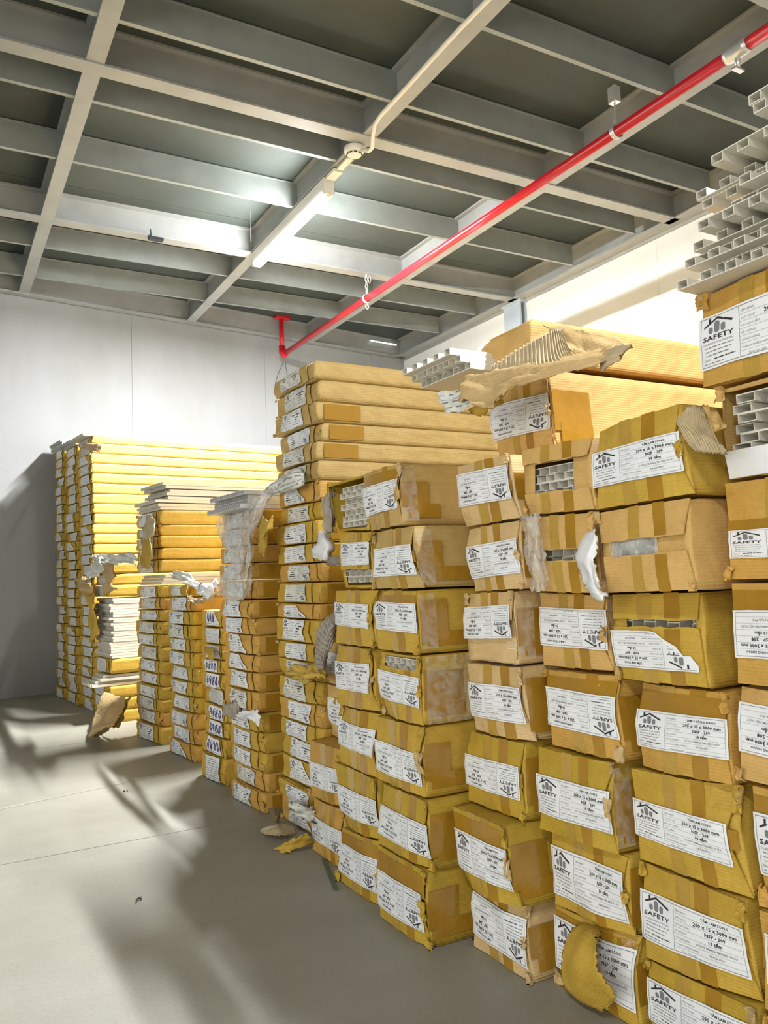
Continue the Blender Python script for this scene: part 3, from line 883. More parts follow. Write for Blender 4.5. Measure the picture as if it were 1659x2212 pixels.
('11','11.9',5,[[0.9879,3.9027,0.2763],[1.0176,3.5627,0.2763],[1.0176,3.5627,0.2052],[0.9879,3.9027,0.2052]]),
('11','11.10',5,[[0.9907,3.9027,0.2052],[1.0205,3.5627,0.2052],[1.0205,3.5627,0.136],[0.9907,3.9027,0.136]]),
('11','11.11',5,[[0.9932,3.9027,0.136],[1.023,3.5627,0.136],[1.023,3.5627,0.0673],[0.9932,3.9027,0.0673]]),
('11','11.12',5,[[0.9939,3.9027,0.0673],[1.0237,3.5627,0.0673],[1.0237,3.5627,0.0],[0.9939,3.9027,0.0]]),
('12','12.1',6,[[0.9559,4.4086,1.1567],[0.9949,4.0373,1.1567],[0.9949,4.0373,1.0824],[0.9559,4.4086,1.0824]]),
('12','12.2',6,[[0.9556,4.4086,1.0824],[0.9946,4.0373,1.0824],[0.9946,4.0373,1.0267],[0.9556,4.4086,1.0267]]),
('12','12.3',6,[[0.9553,4.4086,1.0267],[0.9943,4.0373,1.0267],[0.9943,4.0373,0.9666],[0.9553,4.4086,0.9666]]),
('12','12.4',6,[[0.955,4.4086,0.9666],[0.994,4.0373,0.9666],[0.994,4.0373,0.909],[0.955,4.4086,0.909]]),
('12','12.5',6,[[0.9543,4.4086,0.909],[0.9933,4.0373,0.909],[0.9933,4.0373,0.8446],[0.9543,4.4086,0.8446]]),
('12','12.6',6,[[0.9524,4.4086,0.8446],[0.9914,4.0373,0.8446],[0.9914,4.0373,0.7807],[0.9524,4.4086,0.7807]]),
('12','12.7',6,[[0.9509,4.4086,0.7807],[0.9899,4.0373,0.7807],[0.9899,4.0373,0.719],[0.9509,4.4086,0.719]]),
('12','12.8',6,[[0.9498,4.4086,0.719],[0.9889,4.0373,0.719],[0.9889,4.0373,0.6577],[0.9498,4.4086,0.6577]]),
('12','12.9',6,[[0.9488,4.4086,0.6577],[0.9878,4.0373,0.6577],[0.9878,4.0373,0.5986],[0.9488,4.4086,0.5986]]),
('12','12.10',6,[[0.9485,4.4086,0.5986],[0.9875,4.0373,0.5986],[0.9875,4.0373,0.5373],[0.9485,4.4086,0.5373]]),
('12','12.11',6,[[0.9474,4.4086,0.5373],[0.9864,4.0373,0.5373],[0.9864,4.0373,0.4744],[0.9474,4.4086,0.4744]]),
('12','12.12',6,[[0.9459,4.4086,0.4744],[0.9849,4.0373,0.4744],[0.9849,4.0373,0.4047],[0.9459,4.4086,0.4047]]),
('12','12.13',6,[[0.9452,4.4086,0.4047],[0.9842,4.0373,0.4047],[0.9842,4.0373,0.3395],[0.9452,4.4086,0.3395]]),
('12','12.14',6,[[0.9453,4.4086,0.3395],[0.9843,4.0373,0.3395],[0.9843,4.0373,0.2788],[0.9453,4.4086,0.2788]]),
('12','12.15',6,[[0.9454,4.4086,0.2788],[0.9845,4.0373,0.2788],[0.9845,4.0373,0.2162],[0.9454,4.4086,0.2162]]),
('12','12.16',6,[[0.9444,4.4086,0.2162],[0.9834,4.0373,0.2162],[0.9834,4.0373,0.1543],[0.9444,4.4086,0.1543]]),
('12','12.17',6,[[0.9429,4.4086,0.1543],[0.9819,4.0373,0.1543],[0.9819,4.0373,0.0856],[0.9429,4.4086,0.0856]]),
('12','12.18',6,[[0.9422,4.4086,0.0856],[0.9812,4.0373,0.0856],[0.9812,4.0373,0.0],[0.9422,4.4086,0.0]]),
('13','13.1',6,[[0.8631,5.1822,0.9188],[0.8977,4.8533,0.9188],[0.8977,4.8533,0.8519],[0.8631,5.1822,0.8519]]),
('13','13.2',6,[[0.8638,5.1822,0.8519],[0.8984,4.8533,0.8519],[0.8984,4.8533,0.7849],[0.8638,5.1822,0.7849]]),
('13','13.3',6,[[0.8645,5.1822,0.7849],[0.8991,4.8533,0.7849],[0.8991,4.8533,0.7182],[0.8645,5.1822,0.7182]]),
('13','13.4',6,[[0.8634,5.1822,0.7182],[0.898,4.8533,0.7182],[0.898,4.8533,0.652],[0.8634,5.1822,0.652]]),
('13','13.5',6,[[0.8623,5.1822,0.652],[0.8969,4.8533,0.652],[0.8969,4.8533,0.5856],[0.8623,5.1822,0.5856]]),
('13','13.6',6,[[0.8622,5.1822,0.5856],[0.8967,4.8533,0.5856],[0.8967,4.8533,0.5195],[0.8622,5.1822,0.5195]]),
('13','13.7',6,[[0.862,5.1822,0.5195],[0.8965,4.8533,0.5195],[0.8965,4.8533,0.4482],[0.862,5.1822,0.4482]]),
('13','13.8',6,[[0.8617,5.1822,0.4482],[0.8963,4.8533,0.4482],[0.8963,4.8533,0.3639],[0.8617,5.1822,0.3639]]),
('13','13.9',6,[[0.8606,5.1822,0.3639],[0.8952,4.8533,0.3639],[0.8952,4.8533,0.2777],[0.8606,5.1822,0.2777]]),
('13','13.10',6,[[0.8586,5.1822,0.2777],[0.8932,4.8533,0.2777],[0.8932,4.8533,0.2075],[0.8586,5.1822,0.2075]]),
('13','13.11',6,[[0.8575,5.1822,0.2075],[0.8921,4.8533,0.2075],[0.8921,4.8533,0.1397],[0.8575,5.1822,0.1397]]),
('13','13.12',6,[[0.8582,5.1822,0.1397],[0.8928,4.8533,0.1397],[0.8928,4.8533,0.0714],[0.8582,5.1822,0.0714]]),
('13','13.13',6,[[0.8589,5.1822,0.0714],[0.8935,4.8533,0.0714],[0.8935,4.8533,0.0],[0.8589,5.1822,0.0]]),
('14','14.1',6,[[0.842,5.6622,1.741],[0.8765,5.3333,1.741],[0.8765,5.3333,1.6957],[0.842,5.6622,1.6957]]),
('14','14.2',6,[[0.8379,5.6622,1.6957],[0.8725,5.3333,1.6957],[0.8725,5.3333,1.6298],[0.8379,5.6622,1.6298]]),
('14','14.3',6,[[0.8388,5.6622,1.6298],[0.8734,5.3333,1.6298],[0.8734,5.3333,1.5652],[0.8388,5.6622,1.5652]]),
('14','14.4',6,[[0.8426,5.6622,1.5652],[0.8771,5.3333,1.5652],[0.8771,5.3333,1.5032],[0.8426,5.6622,1.5032]]),
('14','14.5',6,[[0.8454,5.6622,1.5032],[0.8799,5.3333,1.5032],[0.8799,5.3333,1.4383],[0.8454,5.6622,1.4383]]),
('14','14.6',6,[[0.8491,5.6622,1.4383],[0.8837,5.3333,1.4383],[0.8837,5.3333,1.3706],[0.8491,5.6622,1.3706]]),
('14','14.7',6,[[0.8519,5.6622,1.3706],[0.8865,5.3333,1.3706],[0.8865,5.3333,1.3057],[0.8519,5.6622,1.3057]]),
('14','14.8',6,[[0.8523,5.6622,1.3057],[0.8869,5.3333,1.3057],[0.8869,5.3333,1.2437],[0.8523,5.6622,1.2437]]),
('14','14.9',6,[[0.8502,5.6622,1.2437],[0.8847,5.3333,1.2437],[0.8847,5.3333,1.176],[0.8502,5.6622,1.176]]),
('14','14.10',6,[[0.8476,5.6622,1.176],[0.8822,5.3333,1.176],[0.8822,5.3333,1.1145],[0.8476,5.6622,1.1145]]),
('14','14.11',6,[[0.8489,5.6622,1.1145],[0.8835,5.3333,1.1145],[0.8835,5.3333,1.0499],[0.8489,5.6622,1.0499]]),
('14','14.12',6,[[0.8566,5.6622,1.0499],[0.8912,5.3333,1.0499],[0.8912,5.3333,0.985],[0.8566,5.6622,0.985]]),
('14','14.13',6,[[0.8569,5.6622,0.985],[0.8915,5.3333,0.985],[0.8915,5.3333,0.9198],[0.8569,5.6622,0.9198]]),
('14','14.14',6,[[0.8519,5.6622,0.9198],[0.8865,5.3333,0.9198],[0.8865,5.3333,0.8543],[0.8519,5.6622,0.8543]]),
('14','14.15',6,[[0.8517,5.6622,0.8543],[0.8863,5.3333,0.8543],[0.8863,5.3333,0.7888],[0.8517,5.6622,0.7888]]),
('14','14.16',6,[[0.8516,5.6622,0.7888],[0.8862,5.3333,0.7888],[0.8862,5.3333,0.7235],[0.8516,5.6622,0.7235]]),
('14','14.17',6,[[0.8514,5.6622,0.7235],[0.886,5.3333,0.7235],[0.886,5.3333,0.6584],[0.8514,5.6622,0.6584]]),
('14','14.18',6,[[0.8513,5.6622,0.6584],[0.8859,5.3333,0.6584],[0.8859,5.3333,0.5934],[0.8513,5.6622,0.5934]]),
('14','14.19',6,[[0.8511,5.6622,0.5934],[0.8857,5.3333,0.5934],[0.8857,5.3333,0.5285],[0.8511,5.6622,0.5285]]),
('14','14.20',6,[[0.851,5.6622,0.5285],[0.8856,5.3333,0.5285],[0.8856,5.3333,0.4637],[0.851,5.6622,0.4637]]),
('14','14.21',6,[[0.8509,5.6622,0.4637],[0.8854,5.3333,0.4637],[0.8854,5.3333,0.3991],[0.8509,5.6622,0.3991]]),
('14','14.22',6,[[0.8507,5.6622,0.3991],[0.8853,5.3333,0.3991],[0.8853,5.3333,0.3346],[0.8507,5.6622,0.3346]]),
('14','14.23',6,[[0.8506,5.6622,0.3346],[0.8851,5.3333,0.3346],[0.8851,5.3333,0.2702],[0.8506,5.6622,0.2702]]),
('14','14.24',6,[[0.8504,5.6622,0.2702],[0.885,5.3333,0.2702],[0.885,5.3333,0.206],[0.8504,5.6622,0.206]]),
('14','14.25',6,[[0.8503,5.6622,0.206],[0.8848,5.3333,0.206],[0.8848,5.3333,0.1419],[0.8503,5.6622,0.1419]]),
('14','14.26',6,[[0.8501,5.6622,0.1419],[0.8847,5.3333,0.1419],[0.8847,5.3333,0.0779],[0.8501,5.6622,0.0779]]),
('14','14.27',6,[[0.85,5.6622,0.0779],[0.8845,5.3333,0.0779],[0.8845,5.3333,0.0],[0.85,5.6622,0.0]]),
('15','15.1',6,[[0.8156,6.0356,1.7438],[0.8491,5.7173,1.7438],[0.8491,5.7173,1.678],[0.8156,6.0356,1.678]]),
('15','15.2',6,[[0.8155,6.0356,1.678],[0.849,5.7173,1.678],[0.849,5.7173,1.6123],[0.8155,6.0356,1.6123]]),
('15','15.3',6,[[0.8154,6.0356,1.6123],[0.8489,5.7173,1.6123],[0.8489,5.7173,1.5467],[0.8154,6.0356,1.5467]]),
('15','15.4',6,[[0.8153,6.0356,1.5467],[0.8488,5.7173,1.5467],[0.8488,5.7173,1.4812],[0.8153,6.0356,1.4812]]),
('15','15.5',6,[[0.8152,6.0356,1.4812],[0.8487,5.7173,1.4812],[0.8487,5.7173,1.4159],[0.8152,6.0356,1.4159]]),
('15','15.6',6,[[0.8151,6.0356,1.4159],[0.8485,5.7173,1.4159],[0.8485,5.7173,1.3506],[0.8151,6.0356,1.3506]]),
('15','15.7',6,[[0.815,6.0356,1.3506],[0.8484,5.7173,1.3506],[0.8484,5.7173,1.2855],[0.815,6.0356,1.2855]]),
('15','15.8',6,[[0.8149,6.0356,1.2855],[0.8483,5.7173,1.2855],[0.8483,5.7173,1.2206],[0.8149,6.0356,1.2206]]),
('15','15.9',6,[[0.8148,6.0356,1.2206],[0.8482,5.7173,1.2206],[0.8482,5.7173,1.1557],[0.8148,6.0356,1.1557]]),
('15','15.10',6,[[0.8147,6.0356,1.1557],[0.8481,5.7173,1.1557],[0.8481,5.7173,1.091],[0.8147,6.0356,1.091]]),
('15','15.11',6,[[0.8145,6.0356,1.091],[0.848,5.7173,1.091],[0.848,5.7173,1.0264],[0.8145,6.0356,1.0264]]),
('15','15.12',6,[[0.8144,6.0356,1.0264],[0.8479,5.7173,1.0264],[0.8479,5.7173,0.9619],[0.8144,6.0356,0.9619]]),
('15','15.13',6,[[0.8143,6.0356,0.9619],[0.8478,5.7173,0.9619],[0.8478,5.7173,0.8975],[0.8143,6.0356,0.8975]]),
('15','15.14',6,[[0.8142,6.0356,0.8975],[0.8477,5.7173,0.8975],[0.8477,5.7173,0.8333],[0.8142,6.0356,0.8333]]),
('15','15.15',6,[[0.8141,6.0356,0.8333],[0.8476,5.7173,0.8333],[0.8476,5.7173,0.7692],[0.8141,6.0356,0.7692]]),
('15','15.16',6,[[0.814,6.0356,0.7692],[0.8474,5.7173,0.7692],[0.8474,5.7173,0.7052],[0.814,6.0356,0.7052]]),
('15','15.17',6,[[0.8139,6.0356,0.7052],[0.8473,5.7173,0.7052],[0.8473,5.7173,0.6413],[0.8139,6.0356,0.6413]]),
('15','15.18',6,[[0.8138,6.0356,0.6413],[0.8472,5.7173,0.6413],[0.8472,5.7173,0.5775],[0.8138,6.0356,0.5775]]),
('15','15.19',6,[[0.8137,6.0356,0.5775],[0.8471,5.7173,0.5775],[0.8471,5.7173,0.5139],[0.8137,6.0356,0.5139]]),
('15','15.20',6,[[0.8136,6.0356,0.5139],[0.847,5.7173,0.5139],[0.847,5.7173,0.4504],[0.8136,6.0356,0.4504]]),
('15','15.21',6,[[0.8135,6.0356,0.4504],[0.8469,5.7173,0.4504],[0.8469,5.7173,0.387],[0.8135,6.0356,0.387]]),
('15','15.22',6,[[0.8134,6.0356,0.387],[0.8468,5.7173,0.387],[0.8468,5.7173,0.3237],[0.8134,6.0356,0.3237]]),
('15','15.23',6,[[0.8132,6.0356,0.3237],[0.8467,5.7173,0.3237],[0.8467,5.7173,0.2605],[0.8132,6.0356,0.2605]]),
('15','15.24',6,[[0.8131,6.0356,0.2605],[0.8466,5.7173,0.2605],[0.8466,5.7173,0.1975],[0.8131,6.0356,0.1975]]),
('15','15.25',6,[[0.813,6.0356,0.1975],[0.8465,5.7173,0.1975],[0.8465,5.7173,0.1345],[0.813,6.0356,0.1345]]),
('15','15.26',6,[[0.8129,6.0356,0.1345],[0.8464,5.7173,0.1345],[0.8464,5.7173,0.0717],[0.8129,6.0356,0.0717]]),
('15','15.27',6,[[0.8128,6.0356,0.0717],[0.8463,5.7173,0.0717],[0.8463,5.7173,0.0],[0.8128,6.0356,0.0]]),
('16','16.1',6,[[0.7922,6.3559,1.7748],[0.8201,6.0907,1.7748],[0.8201,6.0907,1.7079],[0.7922,6.3559,1.7079]]),
('16','16.2',6,[[0.7921,6.3559,1.7079],[0.82,6.0907,1.7079],[0.82,6.0907,1.641],[0.7921,6.3559,1.641]]),
('16','16.3',6,[[0.792,6.3559,1.641],[0.8199,6.0907,1.641],[0.8199,6.0907,1.5743],[0.792,6.3559,1.5743]]),
('16','16.4',6,[[0.7919,6.3559,1.5743],[0.8198,6.0907,1.5743],[0.8198,6.0907,1.5078],[0.7919,6.3559,1.5078]]),
('16','16.5',6,[[0.7919,6.3559,1.5078],[0.8197,6.0907,1.5078],[0.8197,6.0907,1.4413],[0.7919,6.3559,1.4413]]),
('16','16.6',6,[[0.7918,6.3559,1.4413],[0.8196,6.0907,1.4413],[0.8196,6.0907,1.375],[0.7918,6.3559,1.375]]),
('16','16.7',6,[[0.7917,6.3559,1.375],[0.8196,6.0907,1.375],[0.8196,6.0907,1.3087],[0.7917,6.3559,1.3087]]),
('16','16.8',6,[[0.7916,6.3559,1.3087],[0.8195,6.0907,1.3087],[0.8195,6.0907,1.2426],[0.7916,6.3559,1.2426]]),
('16','16.9',6,[[0.7915,6.3559,1.2426],[0.8194,6.0907,1.2426],[0.8194,6.0907,1.1766],[0.7915,6.3559,1.1766]]),
('16','16.10',6,[[0.7914,6.3559,1.1766],[0.8193,6.0907,1.1766],[0.8193,6.0907,1.1108],[0.7914,6.3559,1.1108]]),
('16','16.11',6,[[0.7913,6.3559,1.1108],[0.8192,6.0907,1.1108],[0.8192,6.0907,1.045],[0.7913,6.3559,1.045]]),
('16','16.12',6,[[0.7912,6.3559,1.045],[0.8191,6.0907,1.045],[0.8191,6.0907,0.9794],[0.7912,6.3559,0.9794]]),
('16','16.13',6,[[0.7912,6.3559,0.9794],[0.819,6.0907,0.9794],[0.819,6.0907,0.9139],[0.7912,6.3559,0.9139]]),
('16','16.14',6,[[0.7911,6.3559,0.9139],[0.8189,6.0907,0.9139],[0.8189,6.0907,0.8485],[0.7911,6.3559,0.8485]]),
('16','16.15',6,[[0.791,6.3559,0.8485],[0.8189,6.0907,0.8485],[0.8189,6.0907,0.7832],[0.791,6.3559,0.7832]]),
('16','16.16',6,[[0.7909,6.3559,0.7832],[0.8188,6.0907,0.7832],[0.8188,6.0907,0.7181],[0.7909,6.3559,0.7181]]),
('16','16.17',6,[[0.7908,6.3559,0.7181],[0.8187,6.0907,0.7181],[0.8187,6.0907,0.653],[0.7908,6.3559,0.653]]),
('16','16.18',6,[[0.7907,6.3559,0.653],[0.8186,6.0907,0.653],[0.8186,6.0907,0.5881],[0.7907,6.3559,0.5881]]),
('16','16.19',6,[[0.7906,6.3559,0.5881],[0.8185,6.0907,0.5881],[0.8185,6.0907,0.5233],[0.7906,6.3559,0.5233]]),
('16','16.20',6,[[0.7906,6.3559,0.5233],[0.8184,6.0907,0.5233],[0.8184,6.0907,0.4586],[0.7906,6.3559,0.4586]]),
('16','16.21',6,[[0.7905,6.3559,0.4586],[0.8183,6.0907,0.4586],[0.8183,6.0907,0.394],[0.7905,6.3559,0.394]]),
('16','16.22',6,[[0.7904,6.3559,0.394],[0.8183,6.0907,0.394],[0.8183,6.0907,0.3296],[0.7904,6.3559,0.3296]]),
('16','16.23',6,[[0.7903,6.3559,0.3296],[0.8182,6.0907,0.3296],[0.8182,6.0907,0.2652],[0.7903,6.3559,0.2652]]),
('16','16.24',6,[[0.7902,6.3559,0.2652],[0.8181,6.0907,0.2652],[0.8181,6.0907,0.201],[0.7902,6.3559,0.201]]),
('16','16.25',6,[[0.7901,6.3559,0.201],[0.818,6.0907,0.201],[0.818,6.0907,0.1369],[0.7901,6.3559,0.1369]]),
('16','16.26',6,[[0.79,6.3559,0.1369],[0.8179,6.0907,0.1369],[0.8179,6.0907,0.0728],[0.79,6.3559,0.0728]]),
('16','16.27',6,[[0.79,6.3559,0.0728],[0.8178,6.0907,0.0728],[0.8178,6.0907,0.0],[0.79,6.3559,0.0]]),
('0','0t',0.0,[[1.056,1.4507,1.3058],[1.056,1.248,1.3111],[1.056,1.248,1.2215],[1.056,1.4507,1.2215]])]



def ordn(k):
    return ['bottom', 'second', 'third', 'fourth', 'fifth', 'sixth', 'seventh', 'eighth', 'ninth', 'tenth', 'eleventh', 'twelfth', 'thirteenth',
            'fourteenth', 'fifteenth', 'sixteenth', 'seventeenth', 'eighteenth', 'nineteenth', 'twentieth', 'twenty-first', 'twenty-second', 'twenty-third',
            'twenty-fourth', 'twenty-fifth', 'twenty-sixth', 'twenty-seventh', 'twenty-eighth'][k]


STACKNAME = {'0': 'top', '1': 'rightmost stack', '2': 'second stack from the right', '3': 'third stack from the right', '4': 'fourth stack from the right',
             '5': 'fifth stack from the right', '6': 'sixth stack from the right', '7': 'seventh stack from the right', '8': 'tallest flat stack',
             '9': 'stack behind the tallest', '10': 'violet-labelled stack', '11': 'stack behind the violet labels',
             '12': 'stack beneath cream panels', '13': 'torn-open far stack', '14': 'yellow-sided stack',
             '15': 'second-rearmost stack', '16': 'rearmost stack'}

# per-box look: flip, print, label a-range, label b-range, carton index, extras
SPEC = {
    '0t': dict(lab=None, c=2), '1a': dict(v='200', la=(.01, .98), lb=(.19, .75), c=3), '1b': dict(lab=None, hole=(0.02, .97, .30, .96), c=2, extra='white_band'),
    '1c': dict(v='205', la=(.03, 1.0), lb=(.22, .50), c=3), '1d': dict(f=1, v='208', la=(.02, .98), lb=(.28, .74), c=3), '1e': dict(f=1, v='208', la=(.02, .98), lb=(.30, .82), c=2),
    '1f': dict(v='205', la=(.02, .98), lb=(.28, .80), c=3), '1g': dict(v='205', la=(.05, .98), lb=(.3, .8), c=3), '1h': dict(v='205', la=(.05, .98), lb=(.3, .8), c=3),
    '2a': dict(v='200', la=(-.02, .97), lb=(.27, .70), c=0), '2b': dict(lab=None, hole=(.14, .60, .42, .62), c=2, inside='bubble'),
    '2c': dict(f=1, v='200', la=(.01, .93), lb=(.16, .58), c=0, hole=(.14, .90, .61, .71), torn=1), '2d': dict(v='205', la=(0, .99), lb=(.27, .70), c=3),
    '2e': dict(v='200', la=(.01, .90), lb=(.27, .66), c=0, crush=1), '2f': dict(v='200', la=(.0, .96), lb=(.22, .72), c=0), '2g': dict(v='200', la=(.02, .98), lb=(.25, .80), c=1),
    '3t': dict(f=1, v='205', la=(.0, .97), lb=(.28, .72), c=2), '3a': dict(lab=None, hole=(.14, .72, .30, .76), c=2), '3b': dict(lab=None, hole=(.22, .78, .40, .56), c=2),
    '3c': dict(f=1, v='208', la=(.01, 1.0), lb=(.28, .80), c=2), '3d': dict(f=1, v='208', la=(.01, .98), lb=(.27, .76), c=3), '3e': dict(v='200', la=(.0, .98), lb=(.22, .68), c=1, crush=.5),
    '3f': dict(v='200', la=(.02, .95), lb=(.16, .80), c=0, crush=.4), '3g': dict(v='200', la=(.0, .98), lb=(.2, .85), c=0, crush=.6),
    '4a': dict(f=1, v='208', la=(.01, .95), lb=(.32, .84), c=5), '4b': dict(v='205', la=(.02, .97), lb=(.22, .72), c=5), '4c': dict(f=1, v='208', la=(.0, .93), lb=(.35, .80), c=5, hole=(.94, 1.0, .05, .62)),
    '4d': dict(v='205', la=(.01, .95), lb=(.23, .72), c=5), '4e': dict(f=1, v='200', la=(.0, .93), lb=(.25, .68), c=1), '4f': dict(v='200', la=(.02, .97), lb=(.22, .72), c=1, crush=.8),
    '4g': dict(f=1, v='208', la=(.02, .98), lb=(.2, .80), c=5, crush=.4),
    '5a': dict(f=1, v='200', la=(.01, .95), lb=(.27, .74), c=6), '5b': dict(f=1, v='200', la=(.0, .94), lb=(.22, .70), c=6), '5c': dict(v='200', la=(.03, .97), lb=(.34, .80), c=0),
    '5d': dict(f=1, v='200', la=(.0, .96), lb=(.27, .70), c=0, hole=(.03, .80, .76, .96), film=1), '5e': dict(f=1, v='200', la=(.0, .95), lb=(.16, .62), c=0), '5f': dict(f=1, v='200', la=(.01, .99), lb=(.18, .66), c=1),
    '5g': dict(f=1, v='200', la=(.01, .93), lb=(.18, .68), c=1),
    '6a': dict(lab=None, hole=(.02, .98, .04, .97), c=1), '6b': dict(v='200', la=(.1, .98), lb=(.42, .82), c=0, hole=(.05, .97, .04, .36)), '6c': dict(v='200', la=(.02, .90), lb=(.34, .76), c=0),
    '6d': dict(v='200', la=(.02, .90), lb=(.28, .74), c=0), '6e': dict(v='200', la=(.02, .95), lb=(.32, .74), c=0), '6f': dict(f=1, v='200', la=(.0, .98), lb=(.22, .66), c=1),
    '6g': dict(f=1, v='200', la=(.0, .92), lb=(.2, .72), c=1),
    '7d': dict(f=1, v='200', la=(.02, .98), lb=(.28, .76), c=2), '7e': dict(f=1, v='200', la=(.02, .98), lb=(.28, .76), c=2), '7f': dict(f=1, v='200', la=(.02, .98), lb=(.22, .64), c=3), '7g': dict(f=1, v='200', la=(.02, .98), lb=(.25, .66), c=3),
}
FL8 = [0, 0, 0, 1, 1, 1, 1, 0, 1, 1, 1, 1, 1, 0, 1, 0, 0, 1, 0, 0, 0, 0, 0]
FL9 = [0, 0, 0, 0, 0, 0, 1, 0, 1, 0, 0, 1, 0, 0, 0, 0]
NOBOX = {'12.6', '13.4', '13.5', '13.6', '13.7', '13.8', '13.10'}
LA8 = (.20, .62)
counts = {}
for r in BOXES:
    counts[r[0]] = counts.get(r[0], 0) + 1
WHOLE = {}
ALLBOX = {}


def disp(seed, amp, crush, thin):
    rg = np.random.RandomState(seed)
    k = rg.uniform(1.0, 3.2, (5, 2)) * math.pi
    ph = rg.uniform(0, 6.28, 5)
    am = rg.uniform(.3, 1, 5)
    cs = [(rg.choice([0, 1]), rg.choice([0, 1]), rg.uniform(.12, .28), rg.uniform(.2, 1.0)) for _ in range(2)]
    if crush: cs.append((1, rg.choice([0, 1]), .22, 1.4 * crush))

    def D(a, b):
        v = np.zeros_like(a)
        for i in range(5):
            v += am[i] * np.sin(k[i, 0] * a + ph[i]) * np.cos(k[i, 1] * b + ph[i] * 1.7)
        v = (v / 2.2 + .9).clip(0, 2) * amp
        # board bulges a little in the middle
        v += -amp * 1.2 * np.sin(math.pi * a.clip(0, 1)) * np.sin(math.pi * b.clip(0, 1)) + amp * .4
        for (ca, cb, r, s) in cs:
            v += (.017 if not thin else .009) * s * np.exp(-(((a - ca) / r) ** 2 + ((b - cb) / (r * 1.3)) ** 2))
        return v
    return D


def grid_faces(na, nb, skip=None, base=0):
    F = []
    for i in range(na - 1):
        for j in range(nb - 1):
            if skip is not None and skip(i, j): continue
            F.append((base + i * nb + j, base + (i + 1) * nb + j, base + (i + 1) * nb + j + 1, base + i * nb + j + 1))
    return F


def lin(n, extra=()):
    v = sorted(set([round(x, 4) for x in np.linspace(0, 1, n)] + [round(e, 4) for e in extra if 0 < e < 1]))
    out = [v[0]]
    for x in v[1:]:
        if x - out[-1] < .02 and x not in extra and x != 1: continue
        out.append(x)
    return np.array(out)


